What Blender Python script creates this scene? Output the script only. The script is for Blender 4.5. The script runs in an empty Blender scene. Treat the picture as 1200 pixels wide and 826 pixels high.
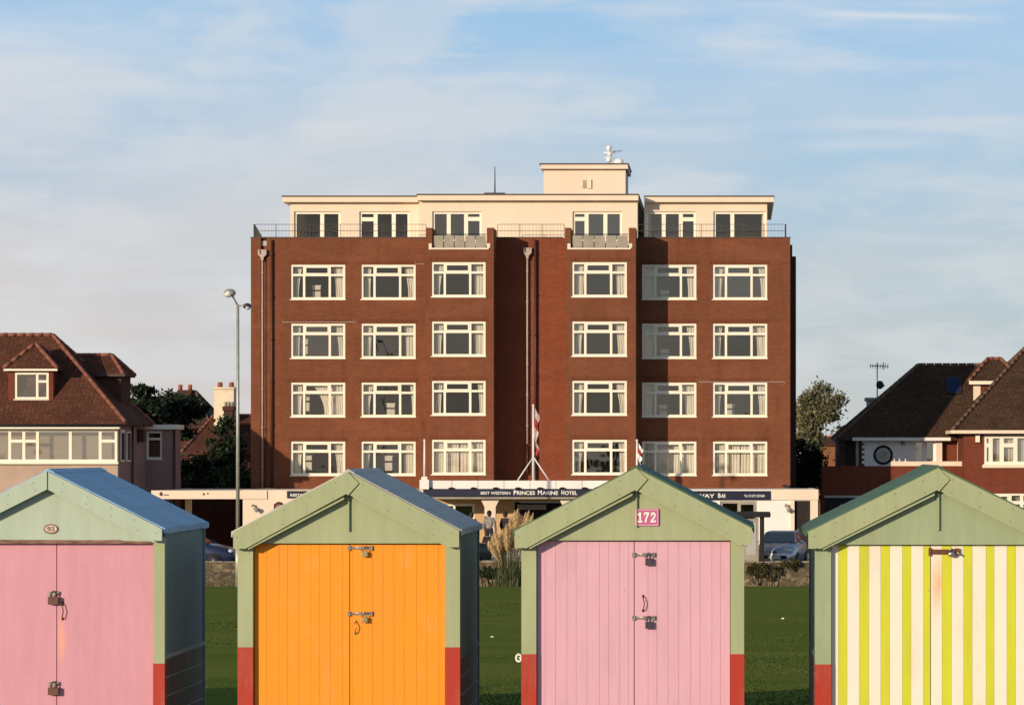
import bpy, bmesh, math, random
from mathutils import Vector, Matrix
random.seed(7)
R = math.radians
scn = bpy.context.scene
COL = scn.collection
F = 3666.0; VPX = 860.0; VPY = 530.0; CAMZ = 2.7
def X(px, d): return (px-VPX)*d/F
def Z(py, d): return CAMZ+(VPY-py)*d/F

# ------------------------------------------------------------------ materials
def newmat(name):
    m = bpy.data.materials.new(name); m.use_nodes = True
    nt = m.node_tree; nt.nodes.clear()
    out = nt.nodes.new('ShaderNodeOutputMaterial')
    b = nt.nodes.new('ShaderNodeBsdfPrincipled')
    nt.links.new(b.outputs[0], out.inputs[0])
    return m, nt, b, out
def N(nt, t, **kw):
    n = nt.nodes.new(t)
    for k, v in kw.items():
        if k in n.inputs: n.inputs[k].default_value = v
        else: setattr(n, k, v)
    return n
def rgba(c): return (c[0], c[1], c[2], 1.0)
def srgb(r, g, b):
    f = lambda v: (v/255/12.92) if v/255 <= .04045 else ((v/255+.055)/1.055)**2.4
    return (f(r), f(g), f(b))
def coords(nt, scale=(1,1,1)):
    tc = N(nt, 'ShaderNodeTexCoord'); mp = N(nt, 'ShaderNodeMapping')
    mp.inputs['Scale'].default_value = scale
    nt.links.new(tc.outputs['Object'], mp.inputs['Vector'])
    return mp.outputs[0]
def mixc(nt, fac, a, b, blend='MIX'):
    m = N(nt, 'ShaderNodeMix', data_type='RGBA', blend_type=blend)
    for sock, v in ((m.inputs[0], fac), (m.inputs[6], a), (m.inputs[7], b)):
        if hasattr(v, 'is_output'): nt.links.new(v, sock)
        elif isinstance(v, (int, float)): sock.default_value = v
        else: sock.default_value = rgba(v)
    return m.outputs[2]
def ramp(nt, src, p0, p1, c0=(0,0,0), c1=(1,1,1)):
    r = N(nt, 'ShaderNodeValToRGB')
    r.color_ramp.elements[0].position = p0; r.color_ramp.elements[1].position = p1
    r.color_ramp.elements[0].color = rgba(c0); r.color_ramp.elements[1].color = rgba(c1)
    nt.links.new(src, r.inputs[0]); return r.outputs[0]
def noise(nt, vec, scale, detail=4, rough=.55):
    n = N(nt, 'ShaderNodeTexNoise'); n.inputs['Scale'].default_value = scale
    n.inputs['Detail'].default_value = detail; n.inputs['Roughness'].default_value = rough
    nt.links.new(vec, n.inputs['Vector']); return n.outputs['Fac']
def bump(nt, b, h, strength=.3, dist=.01):
    bp = N(nt, 'ShaderNodeBump'); bp.inputs['Strength'].default_value = strength; bp.inputs['Distance'].default_value = dist
    nt.links.new(h, bp.inputs['Height']); nt.links.new(bp.outputs[0], b.inputs['Normal'])
def plain(name, c, rough=.6, var=.25, scale=3., stretch=(1,1,1), metal=0., bmp=.15, dist=.004, spec=.4, fine=40.):
    """painted / rendered surface: two noises vary the tone, fine noise gives grain"""
    m, nt, b, _ = newmat(name)
    v = coords(nt, stretch)
    n1 = noise(nt, v, scale); n2 = noise(nt, v, fine, 3)
    col = mixc(nt, ramp(nt, n1, .35, .7), [x*(1-var) for x in c], [min(x*(1+var*.5), .95) for x in c])
    col = mixc(nt, ramp(nt, n2, .4, .62), mixc(nt, .5, col, [x*(1-var*.6) for x in c]), col)
    nt.links.new(col, b.inputs['Base Color'])
    b.inputs['Roughness'].default_value = rough; b.inputs['Metallic'].default_value = metal
    b.inputs['Specular IOR Level'].default_value = spec
    if bmp: bump(nt, b, n2, bmp, dist)
    return m
def paint(name, c, chip=(.32,.24,.16), chips=.0, streak=.12, rough=.55):
    """weathered gloss paint on wood: vertical streaks, blotches, few chips"""
    m, nt, b, _ = newmat(name)
    v = coords(nt); vs = coords(nt, (9, 9, .9)); vg = coords(nt, (60, 60, 4))
    s = noise(nt, vs, 1.6, 5); bl = noise(nt, v, 2.2, 4); g = noise(nt, vg, 1., 3)
    col = mixc(nt, ramp(nt, s, .38, .66), [x*(1-streak) for x in c], c)
    col = mixc(nt, ramp(nt, bl, .35, .7), mixc(nt, .55, col, [x*(1-streak*1.1) for x in c]), col)
    dirt = noise(nt, coords(nt, (5, 5, 1.2)), 1.1, 6, .65); col = mixc(nt, ramp(nt, dirt, .52, .78), col, mixc(nt, .22, col, (.22,.17,.11)))
    salt = noise(nt, coords(nt, (2, 2, .8)), 2.3, 6, .7); col = mixc(nt, ramp(nt, salt, .55, .8), col, mixc(nt, .07, col, (.85,.82,.76)))
    ch = noise(nt, v, 23., 6, .7)
    lim = .685-chips
    col = mixc(nt, ramp(nt, ch, lim, lim+.03), col, chip)
    nt.links.new(col, b.inputs['Base Color'])
    rr = N(nt, 'ShaderNodeMapRange'); rr.inputs['To Min'].default_value = rough-.12; rr.inputs['To Max'].default_value = rough+.18
    nt.links.new(bl, rr.inputs['Value']); nt.links.new(rr.outputs[0], b.inputs['Roughness'])
    b.inputs['Specular IOR Level'].default_value = .35
    bump(nt, b, g, .18, .003)
    return m
def brick(name, c, mortar, bw=.225, bh=.075, var=.25, stain=.3, mort=.01, rough=.85):
    m, nt, b, _ = newmat(name)
    tc = N(nt, 'ShaderNodeTexCoord'); sp = N(nt, 'ShaderNodeSeparateXYZ'); cb = N(nt, 'ShaderNodeCombineXYZ')
    nt.links.new(tc.outputs['Object'], sp.inputs[0])
    ad = N(nt, 'ShaderNodeMath', operation='ADD'); nt.links.new(sp.outputs[0], ad.inputs[0]); nt.links.new(sp.outputs[1], ad.inputs[1])
    nt.links.new(ad.outputs[0], cb.inputs[0]); nt.links.new(sp.outputs[2], cb.inputs[1])
    t = N(nt, 'ShaderNodeTexBrick')
    t.inputs['Color1'].default_value = rgba([x*(1-var) for x in c]); t.inputs['Color2'].default_value = rgba([x*(1+var) for x in c])
    t.inputs['Mortar'].default_value = rgba(mortar); t.inputs['Scale'].default_value = 1.
    t.inputs['Brick Width'].default_value = bw; t.inputs['Row Height'].default_value = bh; t.inputs['Mortar Size'].default_value = mort
    t.inputs['Mortar Smooth'].default_value = .2; t.inputs['Bias'].default_value = 0.
    nt.links.new(cb.outputs[0], t.inputs['Vector'])
    v = coords(nt, (1,1,.45)); big = noise(nt, v, .55, 5, .6); mid = noise(nt, v, 3.5, 4)
    col = mixc(nt, ramp(nt, big, .3, .72), mixc(nt, stain, t.outputs['Color'], [x*.45 for x in c]), t.outputs['Color'])
    col = mixc(nt, ramp(nt, mid, .35, .75), col, mixc(nt, .30, col, mortar))
    st = noise(nt, coords(nt, (2.2, 2.2, .22)), 1.3, 5, .6); col = mixc(nt, ramp(nt, st, .52, .72), col, mixc(nt, .34, col, [x*.4 for x in c]))
    pl = noise(nt, coords(nt, (.5, .5, 1.6)), .8, 4, .6); col = mixc(nt, ramp(nt, pl, .52, .74), col, mixc(nt, .30, col, [min(1, x*1.25+.03) for x in c]))
    nt.links.new(col, b.inputs['Base Color']); b.inputs['Roughness'].default_value = rough
    b.inputs['Specular IOR Level'].default_value = .2
    bump(nt, b, t.outputs['Fac'], -.10, .006)
    return m
def tiles(name, c, c2, row=.11):
    """clay roof tiles: courses follow height, tone varies tile by tile, lichen patches"""
    m, nt, b, _ = newmat(name)
    tc = N(nt, 'ShaderNodeTexCoord'); sp = N(nt, 'ShaderNodeSeparateXYZ'); cb = N(nt, 'ShaderNodeCombineXYZ')
    nt.links.new(tc.outputs['Object'], sp.inputs[0])
    ad = N(nt, 'ShaderNodeMath', operation='ADD'); nt.links.new(sp.outputs[0], ad.inputs[0]); nt.links.new(sp.outputs[1], ad.inputs[1])
    nt.links.new(ad.outputs[0], cb.inputs[0]); nt.links.new(sp.outputs[2], cb.inputs[1])
    t = N(nt, 'ShaderNodeTexBrick'); t.inputs['Scale'].default_value = 1.
    t.inputs['Color1'].default_value = rgba(c); t.inputs['Color2'].default_value = rgba(c2)
    t.inputs['Mortar'].default_value = rgba([x*.35 for x in c]); t.inputs['Brick Width'].default_value = .2
    t.inputs['Row Height'].default_value = row; t.inputs['Mortar Size'].default_value = .012
    nt.links.new(cb.outputs[0], t.inputs['Vector'])
    v = coords(nt); big = noise(nt, v, .7, 5, .65); fine = noise(nt, v, 9, 3)
    col = mixc(nt, ramp(nt, big, .35, .7), t.outputs['Color'], mixc(nt, .7, t.outputs['Color'], [x*.5 for x in c]))
    col = mixc(nt, ramp(nt, fine, .55, .75), col, mixc(nt, .4, col, (.2,.17,.1)))
    nt.links.new(col, b.inputs['Base Color']); b.inputs['Roughness'].default_value = .85
    b.inputs['Specular IOR Level'].default_value = .2
    bump(nt, b, t.outputs['Fac'], -.5, .02)
    return m
def glass(name, tint=(.75,.78,.78), refl=.16, rough=.03):
    m, nt, b, out = newmat(name); nt.nodes.remove(b)
    tr = N(nt, 'ShaderNodeBsdfTransparent'); tr.inputs[0].default_value = rgba(tint)
    gl = N(nt, 'ShaderNodeBsdfGlossy'); gl.inputs[0].default_value = (1., .90, .76, 1); gl.inputs['Roughness'].default_value = rough  # warm tint puts the evening sky's glow into the reflection colour
    fr = N(nt, 'ShaderNodeFresnel'); fr.inputs['IOR'].default_value = 1.5
    oi = N(nt, 'ShaderNodeObjectInfo'); rr_ = N(nt, 'ShaderNodeMath', operation='MULTIPLY_ADD'); rr_.inputs[1].default_value = refl*1.5; rr_.inputs[2].default_value = refl*.35; nt.links.new(oi.outputs['Random'], rr_.inputs[0])
    ad = N(nt, 'ShaderNodeMath', operation='ADD', use_clamp=True); nt.links.new(rr_.outputs[0], ad.inputs[1])
    nt.links.new(fr.outputs[0], ad.inputs[0])
    v = coords(nt); nz = noise(nt, v, .7, 2)
    bp = N(nt, 'ShaderNodeBump'); bp.inputs['Strength'].default_value = .3; bp.inputs['Distance'].default_value = .05
    nt.links.new(nz, bp.inputs['Height']); nt.links.new(bp.outputs[0], gl.inputs['Normal'])
    mx = N(nt, 'ShaderNodeMixShader')
    nt.links.new(ad.outputs[0], mx.inputs[0]); nt.links.new(tr.outputs[0], mx.inputs[1]); nt.links.new(gl.outputs[0], mx.inputs[2])
    nt.links.new(mx.outputs[0], out.inputs[0]); return m
def leafmat(name, a, b_, trans=.25):
    m, nt, b, out = newmat(name)
    g = N(nt, 'ShaderNodeNewGeometry')
    col = mixc(nt, g.outputs['Random Per Island'], a, b_)
    nt.links.new(col, b.inputs['Base Color']); b.inputs['Roughness'].default_value = .6; b.inputs['Specular IOR Level'].default_value = .25
    tl = N(nt, 'ShaderNodeBsdfTranslucent'); nt.links.new(col, tl.inputs[0])
    mx = N(nt, 'ShaderNodeMixShader'); mx.inputs[0].default_value = trans
    nt.links.new(b.outputs[0], mx.inputs[1]); nt.links.new(tl.outputs[0], mx.inputs[2]); nt.links.new(mx.outputs[0], out.inputs[0])
    return m
def lawnmat():
    m, nt, b, _ = newmat('lawn_grass')
    v = coords(nt); vb = coords(nt, (.15, 1, 1))
    big = noise(nt, v, .12, 4); band = noise(nt, vb, .5, 4, .65); fine = noise(nt, v, 9., 6, .75)
    col = mixc(nt, ramp(nt, fine, .3, .7), (.098,.140,.028), (.180,.228,.048))
    col = mixc(nt, ramp(nt, band, .36, .66), mixc(nt, .4, col, (.090,.130,.018)), mixc(nt, .4, col, (.26,.23,.05)))
    col = mixc(nt, ramp(nt, big, .4, .7), col, mixc(nt, .35, col, (.13,.17,.03)))
    nt.links.new(col, b.inputs['Base Color']); b.inputs['Roughness'].default_value = 1.; b.inputs['Specular IOR Level'].default_value = 0.
    bump(nt, b, fine, .35, .03)
    return m
def rubble():
    m, nt, b, _ = newmat('rubble_stone')
    v0 = coords(nt, (1,1,1.5)); nz = noise(nt, v0, 2., 3)
    v = N(nt, 'ShaderNodeVectorMath', operation='ADD')
    nt.links.new(v0, v.inputs[0]); nt.links.new(nz, v.inputs[1])
    t = N(nt, 'ShaderNodeTexVoronoi'); t.inputs['Scale'].default_value = 3.2; nt.links.new(v.outputs[0], t.inputs['Vector'])
    e = N(nt, 'ShaderNodeTexVoronoi', feature='DISTANCE_TO_EDGE'); e.inputs['Scale'].default_value = 3.2; nt.links.new(v.outputs[0], e.inputs['Vector'])
    bw = N(nt, 'ShaderNodeRGBToBW'); nt.links.new(t.outputs['Color'], bw.inputs[0])
    col = mixc(nt, ramp(nt, bw.outputs[0], .2, .8), (.09,.065,.038), (.27,.20,.12))
    col = mixc(nt, ramp(nt, e.outputs['Distance'], .02, .09), (.06,.045,.03), col)
    big = noise(nt, v0, .8, 4); col = mixc(nt, ramp(nt, big, .4, .65), col, mixc(nt, .6, col, (.045,.04,.02)))
    nt.links.new(col, b.inputs['Base Color']); b.inputs['Roughness'].default_value = .9
    bump(nt, b, e.outputs['Distance'], .6, .05)
    return m
def rusty_paint(name, c, cx, cz, sx, sz, rust=(.55,.22,.07), amt=.75, streak=.1):
    """paint with one rust run below a fitting at local (cx, cz): a stain with a shape of its own"""
    m = paint(name, c, streak=streak); nt = m.node_tree
    b = [n for n in nt.nodes if n.type == 'BSDF_PRINCIPLED'][0]
    src = b.inputs['Base Color'].links[0].from_socket
    tc = N(nt, 'ShaderNodeTexCoord'); sp = N(nt, 'ShaderNodeSeparateXYZ'); nt.links.new(tc.outputs['Object'], sp.inputs[0])
    def gauss(sock, c0, w):
        a = N(nt, 'ShaderNodeMath', operation='SUBTRACT'); a.inputs[1].default_value = c0; nt.links.new(sock, a.inputs[0])
        d = N(nt, 'ShaderNodeMath', operation='DIVIDE'); d.inputs[1].default_value = w; nt.links.new(a.outputs[0], d.inputs[0])
        p = N(nt, 'ShaderNodeMath', operation='MULTIPLY'); nt.links.new(d.outputs[0], p.inputs[0]); nt.links.new(d.outputs[0], p.inputs[1]); return p.outputs[0]
    s = N(nt, 'ShaderNodeMath', operation='ADD'); nt.links.new(gauss(sp.outputs[0], cx, sx), s.inputs[0]); nt.links.new(gauss(sp.outputs[2], cz, sz), s.inputs[1])
    ng = N(nt, 'ShaderNodeMath', operation='MULTIPLY'); ng.inputs[1].default_value = -1.; nt.links.new(s.outputs[0], ng.inputs[0])
    ex = N(nt, 'ShaderNodeMath', operation='EXPONENT'); nt.links.new(ng.outputs[0], ex.inputs[0])
    v = coords(nt, (30,30,3)); nz = noise(nt, v, 1., 4)
    mu = N(nt, 'ShaderNodeMath', operation='MULTIPLY'); nt.links.new(ex.outputs[0], mu.inputs[0]); nt.links.new(nz, mu.inputs[1])
    m2 = N(nt, 'ShaderNodeMath', operation='MULTIPLY', use_clamp=True); m2.inputs[1].default_value = amt*1.6; nt.links.new(mu.outputs[0], m2.inputs[0])
    nt.links.new(mixc(nt, m2.outputs[0], src, rust), b.inputs['Base Color'])
    return m

HG = (.47,.53,.26)
M = dict(
 hutgreen=paint('hut_green_paint', (.36,.395,.215), chips=.015), hutgreen_pale=paint('hut_pale_green_paint', (.42,.50,.385), chips=.03),
 hutgreen_deep=paint('hut_sage_paint', (.32,.375,.215), chips=.01),
 red=paint('hut_red_paint', (.42,.030,.010), chip=(.3,.05,.04)),
 pink=paint('rose_paint', (.625,.285,.345), streak=.09), orange=paint('orange_paint', (.84,.285,.005), streak=.06), rose=paint('light_pink_paint', (.665,.365,.44), streak=.07),
 yellow=paint('lime_paint', (.60,.605,.028), streak=.1), cream=paint('cream_stripe_paint', (.85,.73,.59), streak=.05),
 bluepaint=paint('blue_paint', (.08,.22,.45)), white=paint('white_paint', (.8,.76,.68)),
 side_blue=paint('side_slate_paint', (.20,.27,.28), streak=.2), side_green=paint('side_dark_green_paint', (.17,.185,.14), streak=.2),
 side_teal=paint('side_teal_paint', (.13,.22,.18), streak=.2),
 tar=paint('tarred_board', (.15,.095,.068), streak=.3), rawwood=plain('weathered_lintel_wood', (.27,.13,.08), var=.7, scale=9, stretch=(1,1,6)),
 edge=plain('lit_board_edge', (.42,.42,.40), var=.2),
 roof_blue=plain('blue_roof_felt', (.29,.49,.68), .55, .18, 2.5, bmp=.3, fine=120), roof_slate=plain('slate_blue_roof_felt', (.55,.51,.47), .6, .25, 3, (1,3,1), bmp=.3, fine=120),
 roof_green=plain('green_roof_felt', (.075,.145,.08), .7, .3, 2.5, bmp=.3, fine=120),
 zinc=plain('zinc_fittings', (.42,.38,.32), .35, .35, 30, metal=.8), brass=plain('brass_lock', (.48,.36,.2), .35, .3, 30, metal=.7),
 steel=plain('dark_steel', (.09,.075,.085), .4, .3, 30, metal=.6), rust=plain('rusty_iron', (.16,.055,.028), .8, .5, 30), rustlock=plain('brown_padlock', (.14,.06,.035), .6, .4, 30),
 plum=plain('plum_plate', (.50,.12,.26), .4, .1), plateoval=plain('oval_plate_enamel', (.66,.50,.38), .5, .3, 40), platewhite=plain('plate_white', (.85,.78,.72), .4, .05), ink=plain('plate_ink', (.16,.09,.05), .5, .1),
 lawn=lawnmat(), rubble=rubble(), coping=plain('stone_coping', (.30,.25,.17), .9, .4, 3),
 ground=plain('earth', (.09,.08,.05), .95, .3, .2), asphalt=plain('asphalt', (.05,.05,.052), .9, .25, .6), paving=plain('paving', (.26,.25,.23), .9, .2, .8),
 concrete=plain('promenade_concrete', (.30,.28,.26), .9, .25, .5, bmp=.3), line=plain('road_paint', (.75,.73,.68), .7, .15),
 hbrick=brick('hotel_red_brick', (.212,.060,.0245), (.16,.075,.042), var=.16, stain=.34), linbrick=brick('soldier_course_brick', (.19,.05,.02), (.12,.055,.03), bw=.075, bh=.225, var=.2, stain=.3), recbrick=brick('recess_orange_brick', (.245,.058,.022), (.17,.06,.034), var=.13, stain=.25), rbrick=brick('red_brick', (.185,.036,.015), (.14,.055,.032), var=.15, stain=.25),
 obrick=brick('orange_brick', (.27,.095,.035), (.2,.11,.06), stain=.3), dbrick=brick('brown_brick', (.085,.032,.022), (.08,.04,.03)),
 hrender=plain('cream_render', (.80,.645,.495), .8, .08, .8, (1,1,.5), bmp=.05, spec=.2), hwhite=plain('white_render', (.86,.80,.74), .8, .10, .7, (1,1,.5), bmp=.05, spec=.2),
 winframe=plain('window_frame_paint', (.88,.79,.63), .45, .06), greyw=plain('lead_grey_roof', (.5,.47,.44), .6, .25, 2),
 capbrown=plain('dark_parapet_edge', (.10,.07,.055), .7, .2), iron=plain('black_iron', (.03,.027,.025), .5, .2),
 railgrey=plain('railing_grey_paint', (.11,.095,.08), .5, .2), pipe=plain('pinkish_downpipe', (.47,.36,.32), .5, .15), pipedark=plain('dark_downpipe', (.07,.025,.02), .5, .2),
 glass=glass('window_glass', (.93,.93,.91), .085), glass_house=glass('house_window_glass', (.8,.8,.78), .2), frosted=plain('frosted_panel', (.42,.40,.36), .35, .15, 1.2),
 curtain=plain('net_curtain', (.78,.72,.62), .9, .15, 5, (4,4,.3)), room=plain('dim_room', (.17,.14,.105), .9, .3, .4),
 navy=plain('navy_signboard', (.006,.008,.032), .5, .2), letters=plain('sign_letters', (.85,.8,.72), .5, .05), panelgrey=plain('balcony_panel', (.36,.31,.24), .5, .25, 2),
 beige=plain('porch_beige_wall', (.62,.40,.20), .8, .15), darkwood=plain('dark_door', (.022,.017,.015), .9, .3), black=plain('black_plastic', (.015,.013,.012), .85, .2),
 tile_red=tiles('red_clay_tiles', (.098,.034,.02), (.15,.052,.028)), tile_brown=tiles('brown_clay_tiles', (.068,.034,.02), (.105,.055,.03)), ridge=plain('ridge_tile_clay', (.27,.10,.06), .85, .35, 4),
 ridge_brown=plain('brown_ridge_tile', (.17,.09,.055), .85, .35, 4), pinkrender=plain('pink_pebbledash', (.50,.355,.27), .95, .15, 1., bmp=.6, dist=.02, fine=25), pinkshade=plain('pink_render_shade', (.33,.19,.17), .95, .2, 1., bmp=.6, dist=.02, fine=25),  # pink side render: the front's pink darkened, shade put into the colour
 blind=plain('beige_blind', (.50,.42,.31), .8, .12, 1.), terracotta=plain('chimney_pot_clay', (.33,.09,.05), .8, .3), chimcream=plain('cream_chimney_render', (.80,.66,.48), .85, .18, 1.5),
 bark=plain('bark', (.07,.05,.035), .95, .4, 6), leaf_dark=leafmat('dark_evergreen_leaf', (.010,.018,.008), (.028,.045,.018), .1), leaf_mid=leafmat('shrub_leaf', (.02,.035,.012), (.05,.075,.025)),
 leaf_olive=leafmat('olive_leaf', (.075,.08,.035), (.30,.26,.14), .3), plume=leafmat('pampas_plume', (.62,.44,.22), (.85,.68,.42), .35), blade=leafmat('pampas_blade', (.05,.065,.025), (.14,.14,.06), .25), grassblade=leafmat('grass_blade', (.055,.075,.014), (.09,.11,.022), .15), dead=leafmat('straggly_leaf', (.05,.05,.018), (.12,.10,.04)),
 galv=plain('galvanised_steel', (.45,.42,.38), .45, .2, 3, metal=.4), lampglass=plain('lamp_bowl', (.65,.63,.6), .2, .1), alum=plain('aluminium_aerial', (.5,.48,.46), .4, .1, metal=.7), aerialwhite=plain('white_aerial', (.8,.78,.75), .5, .1),
 carsilver=plain('silver_car_paint', (.55,.53,.54), .3, .06, metal=.55), carblue=plain('dark_blue_car_paint', (.02,.03,.07), .25, .1), carblack=plain('black_car_paint', (.015,.02,.025), .25, .1), tyre=plain('tyre_rubber', (.02,.02,.02), .9, .1),
 carglass=glass('car_glass', (.12,.13,.14), .22), lampred=plain('tail_lamp_red', (.5,.02,.02), .2, .1), plate=plain('number_plate', (.6,.58,.5), .4, .1), skylightglass=plain('skylight_glass', (.012,.03,.09), .1, .1, bmp=0),
 skin=plain('skin', (.33,.19,.13), .6, .1), hair=plain('dark_hair', (.018,.013,.01), .7, .2), shirt=plain('grey_check_shirt', (.33,.28,.26), .9, .45, 14), trousers=plain('dark_trousers', (.03,.03,.04), .9, .2), coat=plain('dark_coat', (.03,.02,.024), .9, .2),
 flag=plain('flag_cloth', (.55,.42,.40), .9, .3, 6), flagred=plain('flag_red_cloth', (.45,.06,.05), .9, .2, 6),
)

# ------------------------------------------------------------------ mesh helpers
class MB:
    def __init__(s): s.v = []; s.f = []; s.mi = []; s.m = 0; s.sm = []; s.smooth = False
    def add(s, vs, fs):
        o = len(s.v); s.v += [tuple(v) for v in vs]
        for f in fs: s.f.append([o+i for i in f]); s.mi.append(s.m); s.sm.append(s.smooth)
    def box(s, x0, x1, y0, y1, z0, z1):
        if x0 > x1: x0, x1 = x1, x0
        if y0 > y1: y0, y1 = y1, y0
        if z0 > z1: z0, z1 = z1, z0
        s.add([(x0,y0,z0),(x1,y0,z0),(x1,y1,z0),(x0,y1,z0),(x0,y0,z1),(x1,y0,z1),(x1,y1,z1),(x0,y1,z1)],
              [(0,3,2,1),(4,5,6,7),(0,1,5,4),(1,2,6,5),(2,3,7,6),(3,0,4,7)])
    def quad(s, *p): s.add(p, [tuple(range(len(p)))])
    def prism(s, poly, y0, y1):
        """poly of (x, z), extruded in y"""
        n = len(poly)
        a = sum(poly[i][0]*poly[(i+1)%n][1]-poly[(i+1)%n][0]*poly[i][1] for i in range(n))
        if a < 0: poly = poly[::-1]
        vs = [(x, y0, z) for x, z in poly]+[(x, y1, z) for x, z in poly]
        fs = [tuple(range(n)), tuple(range(2*n-1, n-1, -1))]+[((i+1)%n, i, n+i, n+(i+1)%n) for i in range(n)]
        s.add(vs, fs)
    def prism_x(s, poly, x0, x1):
        """poly of (y, z), extruded in x"""
        n = len(poly)
        a = sum(poly[i][0]*poly[(i+1)%n][1]-poly[(i+1)%n][0]*poly[i][1] for i in range(n))
        if a < 0: poly = poly[::-1]
        vs = [(x1, y, z) for y, z in poly]+[(x0, y, z) for y, z in poly]
        s.add(vs, [tuple(range(n)), tuple(range(2*n-1, n-1, -1))]+[((i+1)%n, i, n+i, n+(i+1)%n) for i in range(n)])
    def tube(s, pts, r, n=8, cap=True):
        pts = [Vector(p) for p in pts]; rs = r if isinstance(r, (list, tuple)) else [r]*len(pts)
        rings = []; up = None
        for i, p in enumerate(pts):
            d = (pts[min(i+1, len(pts)-1)]-pts[max(i-1, 0)]).normalized()
            if up is None or abs(up.dot(d)) > .95: up = Vector((0,0,1)) if abs(d.z) < .9 else Vector((1,0,0))
            a = d.cross(up).normalized(); b = a.cross(d).normalized(); up = b
            rings.append([p+(a*math.cos(2*math.pi*k/n)+b*math.sin(2*math.pi*k/n))*rs[i] for k in range(n)])
        vs = [v for r_ in rings for v in r_]; fs = []
        for i in range(len(pts)-1):
            for k in range(n):
                k2 = (k+1) % n; fs.append((i*n+k, (i+1)*n+k, (i+1)*n+k2, i*n+k2))
        if cap: fs += [tuple(range(n)), tuple(range(len(vs)-1, len(vs)-n-1, -1))]
        sm = s.smooth; s.smooth = n > 5; s.add(vs, fs); s.smooth = sm
    def ball(s, c, r, nu=10, nv=7):
        if not isinstance(r, (list, tuple)): r = (r, r, r)
        vs = [(c[0], c[1], c[2]+r[2])]; 
        for j in range(1, nv):
            t = math.pi*j/nv
            for i in range(nu):
                a = 2*math.pi*i/nu; vs.append((c[0]+r[0]*math.sin(t)*math.cos(a), c[1]+r[1]*math.sin(t)*math.sin(a), c[2]+r[2]*math.cos(t)))
        vs.append((c[0], c[1], c[2]-r[2])); fs = []
        for i in range(nu): fs.append((0, 1+i, 1+(i+1)%nu))
        for j in range(nv-2):
            for i in range(nu):
                a = 1+j*nu+i; b = 1+j*nu+(i+1)%nu; fs.append((a, a+nu, b+nu, b))
        L = len(vs)-1
        for i in range(nu): fs.append((L, 1+(nv-2)*nu+(i+1)%nu, 1+(nv-2)*nu+i))
        sm = s.smooth; s.smooth = True; s.add(vs, fs); s.smooth = sm
    def wall(s, x0, x1, z0, z1, y, t, holes):
        """a wall facing -y with real rectangular openings (x0,x1,z0,z1)"""
        us = sorted({x0, x1, *[h[0] for h in holes], *[h[1] for h in holes]}); zs = sorted({z0, z1, *[h[2] for h in holes], *[h[3] for h in holes]})
        us = [u for u in us if x0 <= u <= x1]; zs = [z for z in zs if z0 <= z <= z1]
        ins = lambda u, z: any(h[0] < u < h[1] and h[2] < z < h[3] for h in holes)
        for i in range(len(us)-1):
            for j in range(len(zs)-1):
                a, b, c, d = us[i], us[i+1], zs[j], zs[j+1]
                if ins((a+b)/2, (c+d)/2): continue
                s.quad((a,y,c),(b,y,c),(b,y,d),(a,y,d)); s.quad((b,y+t,c),(a,y+t,c),(a,y+t,d),(b,y+t,d))
        for a, b, c, d in holes:
            s.quad((a,y,c),(a,y,d),(a,y+t,d),(a,y+t,c)); s.quad((b,y,d),(b,y,c),(b,y+t,c),(b,y+t,d))
            s.quad((a,y,d),(b,y,d),(b,y+t,d),(a,y+t,d)); s.quad((b,y,c),(a,y,c),(a,y+t,c),(b,y+t,c))
        s.quad((x0,y,z0),(x0,y,z1),(x0,y+t,z1),(x0,y+t,z0)); s.quad((x1,y,z1),(x1,y,z0),(x1,y+t,z0),(x1,y+t,z1))
        s.quad((x0,y,z1),(x1,y,z1),(x1,y+t,z1),(x0,y+t,z1)); s.quad((x1,y,z0),(x0,y,z0),(x0,y+t,z0),(x1,y+t,z0))
    def text(s, body, x0, x1, z0, y, h=None, dep=.004, bold=.0):
        """lettering standing on the -y side; fitted between x0 and x1, cap height h"""
        c = bpy.data.curves.new('t', 'FONT'); c.body = body; c.size = 1; c.extrude = 0; c.offset = bold
        o = bpy.data.objects.new('t', c); COL.objects.link(o); dg = bpy.context.evaluated_depsgraph_get(); dg.update()
        me = bpy.data.meshes.new_from_object(o.evaluated_get(dg))
        xs = [v.co.x for v in me.vertices]; ys = [v.co.y for v in me.vertices]
        mn, mx = min(xs), max(xs); sx = (x1-x0)/(mx-mn); sz = (h/(max(ys)-min(ys))) if h else sx; my = min(ys)
        s.add([(x0+(v.co.x-mn)*sx, y-dep, z0+(v.co.y-my)*sz) for v in me.vertices], [tuple(p.vertices) for p in me.polygons])
        bpy.data.objects.remove(o); bpy.data.curves.remove(c); bpy.data.meshes.remove(me)
    def build(s, name, mats, parent=None, loc=None, bevel=0., rot=None):
        org = Vector(ORG.get(parent.name, (0,0,0))) if parent else Vector(loc or (0,0,0))
        me = bpy.data.meshes.new(name)
        used = sorted({i for f in s.f for i in f}); mp = {a: k for k, a in enumerate(used)}
        me.from_pydata([tuple(Vector(s.v[a])-org) for a in used], [], [[mp[i] for i in f] for f in s.f])
        if not isinstance(mats, (list, tuple)): mats = [mats]
        for m in mats: me.materials.append(M[m] if isinstance(m, str) else m)
        me.polygons.foreach_set('material_index', s.mi); me.polygons.foreach_set('use_smooth', s.sm); me.update()
        o = bpy.data.objects.new(name, me); COL.objects.link(o)
        if parent: o.parent = parent; ORG[o.name] = org
        else: o.location = org; ORG[o.name] = org
        if bevel:
            bv = o.modifiers.new('bevel', 'BEVEL'); bv.width = bevel; bv.segments = 2; bv.limit_method = 'ANGLE'; bv.angle_limit = R(40)
        return o
ORG = {}
JR = random.Random(99)
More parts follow.
